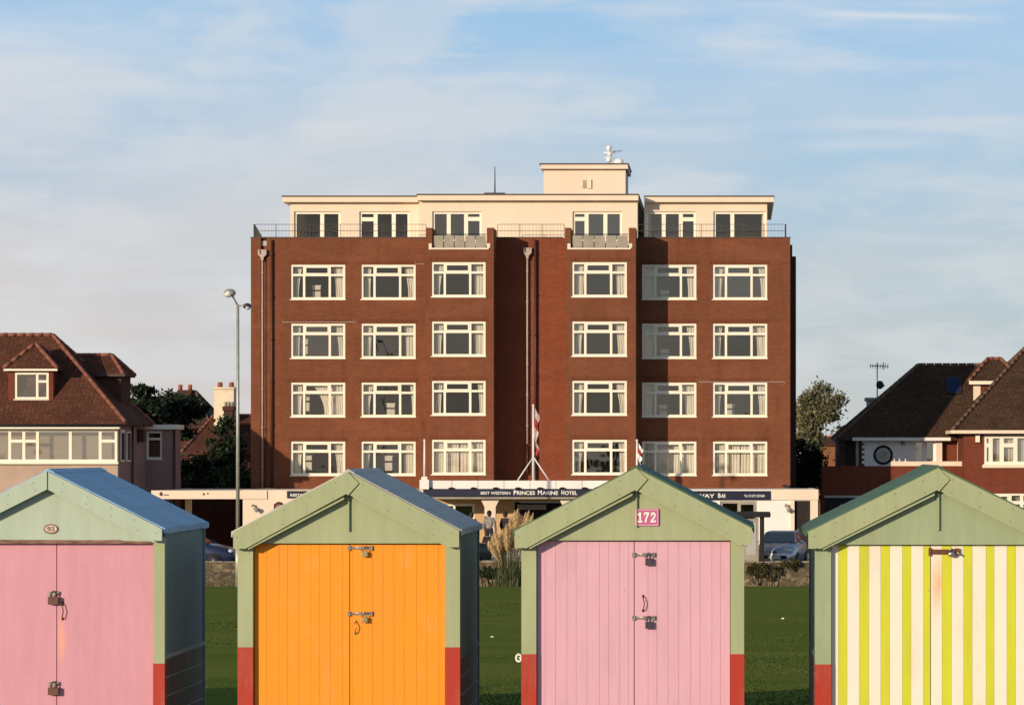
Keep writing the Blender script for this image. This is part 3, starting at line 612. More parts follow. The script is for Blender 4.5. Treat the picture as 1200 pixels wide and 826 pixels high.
# ------------------------------------------------------------------ building helpers
def curtain_mesh(m, x0, x1, z0, z1, y, rnd, pinch=0.):
    n = max(6, int((x1-x0)/.035)); rows = 7; vs = []
    ph = rnd.uniform(0, 6)
    for j in range(rows+1):
        f = j/rows; zz = z1+(z0-z1)*f; pin = pinch*math.sin(min(1, f*1.15)*math.pi/2)
        for i in range(n+1):
            u = i/n; x = x0+(x1-x0)*(1-abs(pin))*u if pin >= 0 else x1-(x1-x0)*(1-abs(pin))*(1-u)
            vs.append((x, y+.03*math.sin(u*(x1-x0)*42+ph)+.012*math.sin(u*17+f*3+ph), zz))
    sm = m.smooth; m.smooth = True
    m.add(vs, [(j*(n+1)+i, (j+1)*(n+1)+i, (j+1)*(n+1)+i+1, j*(n+1)+i+1) for j in range(rows) for i in range(n)]); m.smooth = sm
def window(parent, x0, x1, z0, z1, y, cols=(.245, .715), trans=.70, tcols=None, fw=.105, mw=.105, curt=(.2, .22), full=False, mat='winframe', gl='glass', seed=0, cdep=.30, sill=True, name='window'):
    rnd = random.Random(seed); m = MB(); w_, h_ = x1-x0, z1-z0
    m.box(x0, x1, y, y+.08, z1-fw, z1); m.box(x0, x1, y, y+.08, z0, z0+fw)
    m.box(x0, x0+fw, y, y+.08, z0+fw, z1-fw); m.box(x1-fw, x1, y, y+.08, z0+fw, z1-fw)
    cuts = [x0+fw]; 
    for c in cols:
        xc = x0+w_*c; m.box(xc-mw/2, xc+mw/2, y+.004, y+.078, z0+fw, z1-fw); cuts += [xc-mw/2, xc+mw/2]
    cuts.append(x1-fw)
    if trans:
        zt = z0+h_*trans
        for i in range(0, len(cuts), 2):
            if tcols is None or (i//2) in tcols: 
                m.box(cuts[i], cuts[i+1], y+.008, y+.076, zt-mw/2, zt+mw/2)
                if i//2 == 1 and tcols is None:   # heavier opening fanlight in the middle
                    m.box(cuts[i], cuts[i]+.05, y-.006, y+.03, zt+mw/2, z1-fw); m.box(cuts[i+1]-.05, cuts[i+1], y-.006, y+.03, zt+mw/2, z1-fw); m.box(cuts[i]+.05, cuts[i+1]-.05, y-.006, y+.03, z1-fw-.05, z1-fw); m.box(cuts[i]+.05, cuts[i+1]-.05, y-.006, y+.03, zt+mw/2, zt+mw/2+.04)
    if sill: m.box(x0-.03, x1+.03, y-.09, y-.002, z0-.03, z0+.012)
    wn = m.build(name, mat, parent)
    m = MB(); m.quad((x0+fw*.5,y+.04,z0+fw*.5),(x1-fw*.5,y+.04,z0+fw*.5),(x1-fw*.5,y+.04,z1-fw*.5),(x0+fw*.5,y+.04,z1-fw*.5)); m.build('pane', gl, wn)
    if full:
        m = MB(); curtain_mesh(m, x0+.05, x0+w_*.5+(full-1)*.15, z0+.02, z1-.05, y+cdep, rnd); m.build('curtain', 'curtain', wn)
        m = MB(); curtain_mesh(m, x0+w_*.5+(.04 if full == 1 else .12), x1-.05, z0+.02, z1-.05, y+cdep+.02, rnd); m.build('curtain', 'curtain', wn)
    elif curt:
        l, r_ = curt
        if l: m = MB(); curtain_mesh(m, x0+.03, x0+w_*l, z0+.02, z1-.05, y+cdep, rnd, rnd.uniform(.1, .4)); m.build('curtain', 'curtain', wn)
        if r_: m = MB(); curtain_mesh(m, x1-w_*r_, x1-.03, z0+.02, z1-.05, y+cdep, rnd, -rnd.uniform(.1, .5)); m.build('curtain', 'curtain', wn)
    return wn

# ------------------------------------------------------------------ hotel
D0, DB = 147., 145.
H = thing('hotel', 'large red brick seaside hotel of flat roofed storeys with cream penthouse', 'hotel', (X(610, D0), D0+6, -2.1))
hxp = lambda p: X(p, D0); bxp = lambda p: X(p, DB)
rows0 = [(310, 351), (379, 420), (448, 488.5), (517, 557)]; rowsb = [(307, 348), (376.5, 417.5), (446, 486.5), (515, 556)]
colsL = [(340.5, 404.5), (423, 487)]; colsR = [(752.5, 816), (835, 899)]
holesL = [(X(a,D0), X(b_,D0), Z(r1,D0), Z(r0,D0)) for a, b_ in colsL for r0, r1 in rows0]
holesR = [(X(a,D0), X(b_,D0), Z(r1,D0), Z(r0,D0)) for a, b_ in colsR for r0, r1 in rows0]
zTop = Z(279, D0); zBot = .6
yb = D0+14
m = MB()
m.wall(X(318, D0), X(501, D0), zBot, zTop, D0, .25, holesL)
m.build('wall', 'hbrick', H)
m = MB(); m.wall(X(746.5, D0), X(926, D0), zBot, zTop, D0, .25, holesR); m.build('wall', 'hbrick', H)
m = MB()   # recess wall, left return strip, sides, back
m.box(X(576, D0), X(664, D0), D0+.03, D0+.28, zBot, zTop); m.build('recess_wall', 'recbrick', H); m = MB()
m.box(X(293.5, D0), X(305, D0), D0+.12, D0+.3, zBot, zTop); m.box(X(305, D0), X(312, D0), D0+.3, D0+.5, zBot, zTop); m.box(X(312, D0), X(317.2, D0), D0+.12, D0+.3, zBot, zTop)
m.box(X(293.5, D0), X(293.5, D0)+.25, D0+.3, yb, zBot, zTop); m.box(X(926, D0)-.25, X(926, D0), D0+.25, yb, zBot, zTop)
m.box(X(293.5, D0)+.25, X(926, D0)-.25, yb-.25, yb, zBot, zTop)
m.build('wall', 'hbrick', H)
for (a, b_), cx in (((499.5, 578.5), (505.5, 569)), ((662, 745), (670, 734.5))):
    m = MB(); zt = Z(291.5, DB)
    hs = [(X(cx[0],DB), X(cx[1],DB), Z(r1,DB), Z(r0,DB)) for r0, r1 in rowsb]
    m.wall(X(a,DB), X(b_,DB), zBot, zt, DB, .25, hs)
    m.box(X(a,DB), X(a,DB)+.25, DB+.25, D0-.002, zBot, zt); m.box(X(b_,DB)-.25, X(b_,DB), DB+.25, D0-.002, zBot, zt)
    m.box(X(a,DB)+.25, X(b_,DB)-.25, DB+.25, D0-.002, zt-.2, zt-.03)
    zp = Z(267, DB)
    m.box(X(a,DB), X(a,DB)+.27, DB, D0-.004, zt, zp); m.box(X(b_,DB)-.32, X(b_,DB), DB, D0-.004, zt, zp)
    m.build('bay_wall', 'hbrick', H)
    m = MB(); m.box(X(a,DB)+.12, X(b_,DB)-.22, DB-.07, DB-.004, zt-.04, zt+.04); m.box(X(a,DB)+.12, X(a,DB)+.26, DB-.05, DB-.005, zt+.04, zt+.24); m.box(X(b_,DB)-.31, X(b_,DB)-.16, DB-.05, DB-.005, zt+.04, zt+.24)
    m.build('balcony_ledge', 'hrender', H)
    m = MB(); xa, xb = X(a,DB)+.30, X(b_,DB)-.36; n = 5
    for k in range(n): m.box(xa+(xb-xa)*k/n+.02, xa+(xb-xa)*(k+1)/n-.02, DB+.12, DB+.16, zt+.06, Z(276, DB))
    m.build('balcony_panel', 'panelgrey', H)
    m = MB(); m.tube([(xa, DB+.14, Z(274.5, DB)), (xb, DB+.14, Z(274.5, DB))], .025, 6); m.build('handrail', 'iron', H)
# windows, row by row
spec = {}
k = 0
def curt_for(r, c):
    t = {(0,0):(.2,.26),(0,1):(.18,.24),(0,2):(.23,.25),(0,3):(.24,.24),(0,4):(.26,.2),(0,5):(.22,.18),(1,0):(.18,.2),(1,1):(.2,.22),(1,2):(.21,.24),(1,3):(.22,.24),(1,4):(.26,.2),(1,5):(.18,.28),
         (2,0):(.2,.62),(2,1):(.22,.12),(2,2):(.2,.16),(2,3):(.22,.24),(2,4):(.22,.28),(2,5):(.18,.2),(3,0):(.2,.25),(3,1):(.2,.25),(3,3):(.22,.16)}
    return t.get((r, c))
for r in range(4):
    for c, (a, b_) in enumerate([*colsL, (505.5, 569), (670, 734.5), *colsR]):
        d = DB if c in (2, 3) else D0; rr = rowsb[r] if c in (2, 3) else rows0[r]
        m = MB(); m.box(X(a,d)-.12, X(b_,d)+.12, d-.006, d+.02, Z(rr[0],d)+.004, Z(rr[0],d)+.20); m.build('lintel', 'linbrick', H)
        full = 1 if (r, c) in ((3,2),(3,5)) else (2 if (r, c) == (3,4) else False)
        window(H, X(a,d), X(b_,d), Z(rr[1],d), Z(rr[0],d), d+.05, curt=curt_for(r, c), full=full, seed=r*7+c); k += 1
# rooms behind the glass: floors, back walls and cross walls, one mesh
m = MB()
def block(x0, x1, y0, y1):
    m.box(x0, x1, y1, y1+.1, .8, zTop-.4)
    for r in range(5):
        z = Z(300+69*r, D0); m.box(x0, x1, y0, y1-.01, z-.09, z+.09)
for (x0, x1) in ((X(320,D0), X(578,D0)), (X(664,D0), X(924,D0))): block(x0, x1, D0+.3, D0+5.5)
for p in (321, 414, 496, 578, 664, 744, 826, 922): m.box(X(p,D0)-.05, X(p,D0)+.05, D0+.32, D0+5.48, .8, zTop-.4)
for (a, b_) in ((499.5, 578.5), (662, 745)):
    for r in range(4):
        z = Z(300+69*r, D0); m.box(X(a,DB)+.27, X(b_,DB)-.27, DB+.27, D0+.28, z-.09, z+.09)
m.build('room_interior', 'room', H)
# roof terrace deck, penthouse
m = MB(); m.box(X(293.5,D0)+.26, X(926,D0)-.26, D0+.26, yb-.26, zTop-.35, zTop-.12); m.build('terrace_deck', 'greyw', H)
m = MB(); m.box(X(293.5,D0)-.02, X(318,D0), D0-.0+.10, D0+.5, zTop, zTop+.06); m.box(X(318,D0), X(500,D0)-.02, D0-.03, D0+.3, zTop, zTop+.05); m.box(X(582,D0), X(660,D0), D0, D0+.3, zTop, zTop+.05); m.box(X(747.2,D0), X(926,D0)+.03, D0-.03, D0+.3, zTop, zTop+.05)
m.build('parapet_coping', 'capbrown', H)
DP, DC = 149.6, 148.6
def pw(px, d): return X(px, d)
pent = [  # d, x0, x1, top_y, openings (px0, px1, cols, tcols)
 (DP, 340, 491, 231, [(344.5, 399, (.60,), (), (0,)), (421, 480, (.32, .68), (0,), None)]),
 (DC, 491, 747, 229, [(506.5, 564.5, (.33, .68), (2,), None), (671, 729, (.28, .66), (0,), None)]),
 (DP, 755, 899, 231, [(756.5, 815.5, (.36, .70), (2,), None), (836, 897.5, (.36,), (), None)])]
for d, x0, x1, ty, ops in pent:
    m = MB(); zt = Z(ty+3, d); zb = zTop-.12
    hs = [(X(o_[0],d), X(o_[1],d), zb+.05, Z(248,d)) for o_ in ops]
    m.wall(X(x0,d), X(x1,d), zb, zt, d, .25, hs)
    m.box(X(x0,d), X(x0,d)+.25, d+.25, yb-.6, zb, zt); m.box(X(x1,d)-.25, X(x1,d), d+.25, yb-.6, zb, zt)
    m.build('penthouse_wall', 'hrender', H)
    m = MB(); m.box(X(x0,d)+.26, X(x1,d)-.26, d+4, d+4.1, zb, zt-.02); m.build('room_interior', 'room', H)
    for i, o_ in enumerate(ops):
        window(H, X(o_[0],d), X(o_[1],d), zb+.05, Z(248,d), d+.10, cols=o_[2], trans=.76 if o_[3] else None, tcols=o_[3], curt=None, fw=.11, mw=.19, seed=90+i, sill=False)
    ov = .32 if x0 != 491 else .12
    xa = X(x0,d)-(ov if x0 == 340 else (-.02 if x0 == 755 else .05)); xb = X(x1,d)+(ov if x1 == 899 else (-.02 if x1 == 491 and x0 == 340 else .05))
    m = MB(); m.m = 0; m.box(xa, xb, d-.35, yb-.2, Z(ty+6.5,d), Z(ty+.6,d));  m.m = 1; m.box(xa-.03, xb+.03, d-.38, yb-.17, Z(ty+.6,d)+.002, Z(ty-1,d)); m.build('penthouse_roof', ['hrender', 'capbrown'], H)
dl_ = 153.
m = MB(); m.box(X(637,dl_), X(733,dl_), dl_, dl_+4, Z(232,dl_), Z(197,dl_)); m.build('lift_housing', 'hrender', H)
m = MB(); m.m = 0; m.box(X(634,dl_), X(736,dl_), dl_-.25, dl_+4.2, Z(198.5,dl_), Z(193.6,dl_));  m.m = 1; m.box(X(632.5,dl_), X(737,dl_), dl_-.28, dl_+4.23, Z(193.6,dl_)+.002, Z(192,dl_)); m.build('lift_housing_roof', ['hrender', 'capbrown'], H)
m = MB(); m.box(X(683,dl_), X(687.5,dl_), dl_-.02, dl_-.004, Z(221,dl_), Z(211,dl_)); m.build('vent', 'panelgrey', H)
m = MB(); m.box(X(687.8,dl_), X(693,dl_), dl_-.08, dl_-.004, Z(221,dl_), Z(210.5,dl_)); m.build('vent_door', 'hrender', H)
# rear wing, a little wider than the front block
m = MB(); m.box(X(900,151), X(928.5,151), 151, 160, zBot, Z(287,151)); m.box(X(905,153), X(933,153), 153.3, 162, zBot, Z(300,153)); m.build('rear_wing', 'dbrick', H)
# railings
m = MB()
def rail_run(pts):
    for i in range(len(pts)-1):
        p, q = Vector(pts[i]), Vector(pts[i+1]); L = (q-p).length; n = max(1, int(L/.95)); nb = max(1, int(L/.16))
        for h in (.60, .30): m.tube([p+Vector((0,0,h)), q+Vector((0,0,h))], .012, 4)
        for k in range(n+1): a = p.lerp(q, k/n); m.tube([a, a+Vector((0,0,.60))], .014, 4)
        for k in range(nb): a = p.lerp(q, k/nb); m.tube([a, a+Vector((0,0,.60))], .0045, 3)
yr = D0+.12; zr_ = zTop+.05
for a_, b_ in ((298, 499), (583, 661), (748, 920)):
    m = MB(); rail_run([(X(a_,D0), yr, zr_), (X(b_,D0), yr, zr_)]); m.build('terrace_railing', 'railgrey', H)
for p, s_ in ((297.2, 1), (921, -1)):
    m = MB(); m.prism_x([(D0+.1, zTop+.05), (D0+3.6, zTop+.05), (D0+.3, zTop+.66), (D0+.1, zTop+.66)], X(p,D0)-.02, X(p,D0)+.02); m.build('privacy_screen', 'iron', H)
# downpipes with hoppers
def downpipe(px, d, py0, py1, mat, r=.045, hopper=True):
    m = MB(); x = X(px, d); m.tube([(x, d, Z(py0, d)), (x, d, Z(py1, d))], r, 8)
    for k in range(6): z = Z(py0+18+k*(py1-py0-20)/5.5, d); m.tube([(x, d, z), (x, d, z+.09)], r*1.35, 8)
    if hopper:
        z = Z(py0, d); m.prism([(x-.05,z-.1),(x+.05,z-.1),(x+.07,z+.05),(x+.20,z+.18),(x+.20,z+.42),(x+.13,z+.42),(x+.10,z+.2),(x-.10,z+.2),(x-.13,z+.42),(x-.20,z+.42),(x-.20,z+.18),(x-.07,z+.05)], d-.1, d+.1)
        m.box(x-.10, x+.10, d-.02, d+.08, z+.2, z+.42)
    return m.build('downpipe', mat, H)
downpipe(307.5, D0+.05, 303, 572, 'pipe'); downpipe(618, D0-.10, 301, 520, 'pipe'); downpipe(618, D0-.10, 521, 556, 'pipedark', hopper=False)
downpipe(318.5, D0-.08, 281, 575, 'pipedark', .06, False); downpipe(627.5, D0-.09, 281, 562, 'pipedark', .06, False)
# surface conduits over some windows
for a, b_, py in ((331, 417, 377.5), (818, 920, 447.5), (487, 497, 309.5), (748, 823, 441.5)):
    m = MB(); m.tube([(X(a,D0), D0-.02, Z(py-2.5,D0)), (X(a,D0)+.02, D0-.02, Z(py,D0)), (X(b_,D0)-.03, D0-.02, Z(py,D0)), (X(b_,D0), D0-.02, Z(py+1.5,D0))], .017, 5); m.build('conduit', 'hbrick' if py > 440 and a < 760 else 'pipe', H)
# ground floor: left extension, porch, right bar front
DE = 139.; ex = lambda p: X(p, DE); ez = lambda p: Z(p, DE); gz = -2.0
m = MB(); m.wall(ex(284.5), ex(497), gz, ez(574), DE, .25, [(ex(321), ex(333), ez(612), ez(590)), (ex(345), ex(400), ez(640), ez(590))]); m.box(ex(284.5), ex(284.5)+.25, DE+.25, D0, gz, ez(574)-.002)
m.box(ex(284.5), ex(312), DE-.05, DE-.003, ez(584), ez(574.2)); m.build('ground_floor_wall', 'hrender', H)
m = MB(); m.box(ex(177.5), ex(313), DE-.06, DE+.2, ez(584.5), ez(574.5)); m.box(ex(177.5), ex(190), DE+.2, D0, ez(584.5), ez(574.5)-.003); m.box(ex(190), ex(500), DE+.26, D0-.01, ez(578), ez(574.5)-.01); m.build('carport_beam', 'hrender', H)
m = MB(); m.box(ex(180), ex(186), DE, DE+.25, gz, ez(584.5)-.003); m.box(ex(203), ex(210), DE+3, DE+3.25, gz, ez(584.5)); m.build('carport_column', 'hrender', H)
m = MB(); m.box(X(150,148.), X(296,148.), 148, 148.2, gz, ez(578)); m.build('carport_back_wall', 'dbrick', H)
m = MB(); m.prism([(ex(321),ez(600)),(ex(333),ez(600)),(ex(333),ez(592)),(ex(330),ez(588.4)),(ex(327),ez(587.6)),(ex(324),ez(588.4)),(ex(321),ez(592))], DE-.04, DE-.004); m.m = 1; m.prism([(ex(323),ez(600)),(ex(331),ez(600)),(ex(331),ez(593.5)),(ex(329),ez(591)),(ex(325),ez(591)),(ex(323),ez(593.5))], DE-.07, DE-.041); m.build('arched_plaque', ['dbrick', 'pinkshade'], H)
m = MB(); m.box(ex(296), ex(297.5), DE-.16, DE-.003, ez(592.5), ez(591)); m.ball((ex(296.5), DE-.2, ez(592.2)), (.05,.05,.06), 8, 6); m.tube([(ex(298), DE-.2, ez(595)), (ex(303), DE-.2, ez(598))], [.06, .11], 8); m.build('wall_lamp', 'panelgrey', H)
m = MB(); m.ball((ex(189), DE-.08, ez(578.5)), (.07,.04,.09), 8, 6); m.box(ex(192), ex(198), DE-.075, DE-.062, ez(580.2), ez(579.2)); m.box(ex(238), ex(240), DE-.075, DE-.062, ez(580), ez(577.5)); m.box(ex(243), ex(244.5), DE-.075, DE-.062, ez(579), ez(577)); m.build('beam_fitting', 'capbrown', H)
# porch
DQ = 136.6; qx = lambda p: X(p, DQ); qz = lambda p: Z(p, DQ)
t_ = MB(); t_.box(qx(470), qx(770), 135.2, 143, -2.02, -1.6); struct(t_.build('terrace', 'paving'))
m = MB(); m.box(qx(500), qx(742), DQ+.25, D0-.2, qz(579), qz(572.5)); 
n = 8
for k in range(n): m.box(qx(499+k*30.5)+.01, qx(499+(k+1)*30.5)-.01, DQ+.06, DQ+.26, qz(572.6), qz(563))
m.build('porch_roof', 'hwhite', H)
m = MB(); m.m = 0; m.box(qx(496), qx(745), DQ-.05, DQ+.05, qz(581.5), qz(573)); m.m = 1
m.text('BEST WESTERN', qx(563.5), qx(598), qz(579.2), DQ-.05, .125, .006, .012); m.text('P', qx(602), qx(605.5), qz(579.6), DQ-.05, .20, .006, .02); m.text('RINCES', qx(606), qx(627), qz(579.6), DQ-.05, .165, .006, .02)
m.text('M', qx(630.5), qx(635), qz(579.6), DQ-.05, .20, .006, .02); m.text('ARINE', qx(635.6), qx(654), qz(579.6), DQ-.05, .165, .006, .02); m.text('H', qx(658), qx(661.3), qz(579.6), DQ-.05, .20, .006, .02); m.text('OTEL', qx(662), qx(676.5), qz(579.6), DQ-.05, .165, .006, .02)
m.build('porch_sign', ['navy', 'letters'], H)
m = MB()
for k in range(9): m.ball((qx(503+k*26), DQ-.02, qz(572.2)), (.14,.06,.06), 8, 5)
m.build('sign_lamp', 'black', H)
m = MB(); m.box(qx(497), qx(744), DQ+.06, DQ+.3, qz(584.5), qz(581.5)); m.box(qx(497), qx(744), DQ+.3, 143, qz(583), qz(581.5)-.01); m.build('porch_soffit', 'panelgrey', H)
for p in (573.5, 666):
    m = MB(); a, b_ = qx(p-6.5), qx(p+6.5)
    m.prism([(a, -1.6), (b_, -1.6), (b_, qz(594)), (qx(p+11), qz(585)), (qx(p-11), qz(585)), (a, qz(594))], DQ+.35, DQ+.7); m.build('porch_column', 'hrender', H)
m = MB(); m.wall(qx(497), qx(744), -1.6, qz(584), 139.3, .2, [(X(603,139.3), X(660,139.3), -1.6, Z(588,139.3)), (X(508,139.3), X(556,139.3), -1.0, Z(590,139.3))]); m.build('porch_wall', 'beige', H)
m = MB(); m.box(X(604,139.3), X(659,139.3), 139.5, 139.55, -1.6, Z(589,139.3)); m.build('entrance_door', 'darkwood', H)
m = MB(); m.box(X(606,139.3), X(640,139.3), 139.35, 139.49, Z(597,139.3), Z(591,139.3)); m.build('entrance_transom', 'panelgrey', H)
window(H, X(508,139.3), X(556,139.3), -1.0, Z(590,139.3), 139.4, cols=(.5,), trans=None, curt=None, sill=False, seed=200)
m = MB(); m.box(qx(500), qx(600), 141.5, 141.6, -1.6, qz(585)); m.build('room_interior', 'room', H)
m = MB(); m.box(qx(492), qx(503), DQ-.15, DQ+.05, qz(573), qz(562)); m.box(qx(494), qx(501), DQ-.12, DQ+.02, qz(562)+.003, qz(558.5)); m.build('porch_pier', 'hwhite', H)
# bar front to the right
DR = 141.; rx = lambda p: X(p, DR); rz = lambda p: Z(p, DR)
m = MB(); m.wall(rx(745), rx(958), gz, rz(573.5), DR, .25, [(rx(844), rx(887), rz(640), rz(587)), (rx(931), rx(949.5), gz+.05, rz(586.5))]); m.box(rx(958)-.25, rx(958), DR+.25, D0+1, gz, rz(573.5)-.003); m.box(rx(745), rx(958)-.26, DR+.26, D0-.01, rz(576), rz(573.5)-.01); m.build('ground_floor_wall', 'hwhite', H)
m = MB(); m.box(rx(903.5), rx(959), DR-.08, DR-.003, rz(585.5), rz(573.2)); m.build('fascia_band', 'hrender', H)
m = MB(); m.box(rx(926.5), rx(931), DR-.05, DR-.004, gz, rz(585.8)); m.box(rx(949.5), rx(958.5), DR-.05, DR-.004, gz, rz(585.8)); m.build('door_surround', 'hrender', H)
m = MB(); m.m = 0; m.box(rx(760), rx(903), DR-.12, DR-.003, rz(585.5), rz(575)); m.m = 1
m.text('HIDEAWAY', rx(790), rx(837.5), rz(583), DR-.12, .17, .006, .02); m.text('B', rx(841.5), rx(844.6), rz(583), DR-.12, .2, .006, .02); m.text('AR', rx(845), rx(850.5), rz(583), DR-.12, .17, .006, .02)
m.text('Tel: 01273 207660', rx(872), rx(896), rz(582.2), DR-.12, .11, .006, .01); m.build('bar_sign', ['navy', 'letters'], H)
m = MB(); m.box(ex(336.5), ex(395), DE-.07, DE-.004, ez(583.5), ez(575)); m.m = 1; m.text('RESTAURANT', ex(340.5), ex(372), ez(581.5), DE-.07, .12, .006, .02); m.build('side_sign', ['navy', 'letters'], H)
window(H, rx(844), rx(887), rz(640), rz(587), DR+.06, cols=(.5,), trans=.72, curt=None, mat='panelgrey', seed=210, sill=False)
m = MB(); m.box(rx(840), rx(955), DR+2, DR+2.1, gz, rz(577)); m.build('room_interior', 'room', H)
m = MB(); m.box(rx(932), rx(949), DR+.12, DR+.17, gz+.05, rz(587)); m.m = 1; m.box(rx(934), rx(936), DR+.10, DR+.119, rz(622), rz(620)); m.build('side_door', ['darkwood', 'zinc'], H)
m = MB(); m.tube([(rx(921), DR, rz(591)), (rx(921), DR-.2, rz(591))], .02, 6); m.ball((rx(921), DR-.22, rz(592)), (.07,.07,.09), 8, 6); m.tube([(rx(922.5), DR-.2, rz(595)), (rx(925.5), DR-.18, rz(598.5))], [.07,.12], 8); m.build('wall_lamp', 'panelgrey', H)
m = MB(); m.box(X(921,D0), X(924.5,D0), D0-.25, D0-.01, Z(571,D0), Z(568,D0)); m.ball((X(919,D0), D0-.2, Z(569,D0)), (.1,.12,.07), 8, 5); m.build('security_camera', 'iron', H)

# chairs standing behind the hotel windows
chairs = [(371,345,'top','first',0),(356,413,'second','first',0),(358,484,'third','first',0),(458,484,'third','second',0),(361,553,'lowest','first',0),(455,553,'lowest','second',0),(779,346,'top','fifth',0),(779,414,'second','fifth',0),(777,484,'third','fifth',0),(856,484,'third','sixth',0)]
tops = {(371,345):335,(356,413):398,(358,484):463,(458,484):473,(361,553):533,(455,553):534,(779,346):341,(779,414):410,(777,484):475,(856,484):474}
proto = None
for px, py, row, colname, _ in chairs:
    d = D0+.62; zt = Z(tops[(px,py)], d)+.03; rownum = {'top':0,'second':1,'third':2,'lowest':3}[row]; zf = Z(300+69*(rownum+1), D0)+.09
    lab = 'pale chair behind the %s row window in the %s column from the left' % (row, colname)
    loc = (X(px, d), d, zf); g = 'pale chairs seen through the hotel windows'; sc = (zt-zf)/1.25
    if proto is None:
        t = thing('chair', lab, 'chair', loc, g); o3 = Vector(loc)
        def bx_(m, x0, x1, y0, y1, z0, z1): m.box(o3.x+x0, o3.x+x1, o3.y+y0, o3.y+y1, o3.z+z0, o3.z+z1)
        m = MB(); bx_(m, -.22,.22,-.03,.02,.68,.98); bx_(m, -.22,.22,-.03,.02,1.04,1.25); m.build('backrest', 'curtain', t, bevel=.02)
        m = MB(); bx_(m, -.23,.23,.0,.46,.42,.5); m.build('seat', 'curtain', t, bevel=.02)
        for lx in (-.2,.2):
            for ly in (-.02,.42): m = MB(); m.tube([(o3.x+lx,o3.y+ly,o3.z),(o3.x+lx,o3.y+ly,o3.z+.42 if ly > .1 else o3.z+1.2)], .018, 6); m.build('leg', 'darkwood', t)
        proto = t; t.scale = (1,1,sc)
    else:
        c = proto.copy(); COL.objects.link(c); c.location = loc; c.scale = (1,1,sc); c['label'] = lab
        for ch in proto.children: e = ch.copy(); COL.objects.link(e); e.parent = c

# flagpoles on the hotel porch
def flagpole(label, px, d, py0, py1, stay=False, flagmat='flag'):
    x = X(px, d); z0, z1 = Z(py0, d), Z(py1, d); t = thing('flagpole', label, 'flagpole', (x, d, z0), 'white flagpoles on the hotel porch')
    m = MB(); m.tube([(x, d, z0), (x, d, z1)], [.055, .04], 8); m.ball((x, d, z1+.04), .055, 8, 6); m.build('pole', 'aerialwhite', t)
    if stay:
        m = MB()
        for dx, dy in ((-.68, -.3), (.72, -.3), (0, .8)): m.tube([(x+dx, d+dy, z0), (x+dx*.05, d+dy*.05, z0+1.0)], .03, 6)
        m.build('brace', 'aerialwhite', t)
    if flagmat:
        m = MB(); rows = 14; vs = []; m.smooth = True; L = min(2.4, (z1-z0)*.6)
        for j in range(rows+1):
            f = j/rows
            for i in range(5): u = i/4; vs.append((x+.05+u*(.16+.05*math.sin(f*17))+.03*math.sin(f*9), d-.03+.06*math.sin(u*9+f*5), z1-.05-f*L-u*.25))
        m.m = 0; m.add(vs, [(j*5+i, (j+1)*5+i, (j+1)*5+i+1, j*5+i+1) for j in range(rows) for i in range(4)])
        for q in range(len(m.mi)): m.mi[q] = 1 if (q//12) % 3 == 1 else 0
        m.build('flag', [flagmat, 'flagred'], t)
flagpole('tall white flagpole with limp flag on a braced tripod foot', 625, 138.5, 563, 476, True)
flagpole('bare white flagpole standing on the white pier at the porch corner', 497.5, DQ-.05, 558.5, 517, False, None)
flagpole('white flagpole with red and white flag rising behind hut 172', 746.5, 138.5, 563, 517, False, 'platewhite')

# roof fittings
m = MB(); x, d = X(714, 154), 154.; z = Z(193, 154)
t = thing('mast_aerial', 'white mast aerial with crossbars on the hotel lift housing', 'aerial', (x, d, z-.03))
m.tube([(x,d,z-.03),(x,d,Z(171,d))], .03, 6); m.build('mast', 'aerialwhite', t)
m = MB()
for py, w_ in ((173, .15), (179, .28), (185, .22)): m.tube([(x-w_,d,Z(py,d)),(x+w_,d,Z(py,d))], .04, 6)
m.ball((x-.02,d,Z(174,d)), (.13,.1,.16), 8, 6); m.ball((x+.02,d,Z(181,d)), (.12,.1,.13), 8, 6); m.ball((x-.02,d,Z(188,d)), (.14,.12,.12), 8, 6); m.build('antenna_head', 'aerialwhite', t)
m = MB(); m.tube([(x,d,Z(178,d)),(x+.65,d-.1,Z(177.4,d))], .018, 5); 
for k in range(5): m.tube([(x+.2+k*.1,d-.1,Z(179,d)),(x+.2+k*.1,d-.1,Z(176,d))], .01, 4)
m.build('yagi_boom', 'alum', t)
m = MB(); m.smooth = True; m.ball((X(725,154), 154, Z(190.5,154)), (.24,.12,.2), 10, 7); m.tube([(X(725,154),154,Z(193.2,154)),(X(725,154),154,Z(190,154))], .03, 6); tag(m.build('satellite_dish', 'aerialwhite', loc=(X(725,154),154,Z(193,154))), 'small white dish beside the mast aerial on the lift housing', 'satellite dish')
m = MB(); x, d = X(580, 152), 152.; m.tube([(x,d,Z(229,d)),(x,d,Z(195,d))], [.04,.02], 6); m.box(x-.5,x+.5,d-.3,d+.3,Z(229,d)-.03,Z(226.5,d)); tag(m.build('lightning_rod', 'iron', loc=(x,d,Z(229,d))), 'thin dark rod standing on the hotel penthouse roof', 'rod')

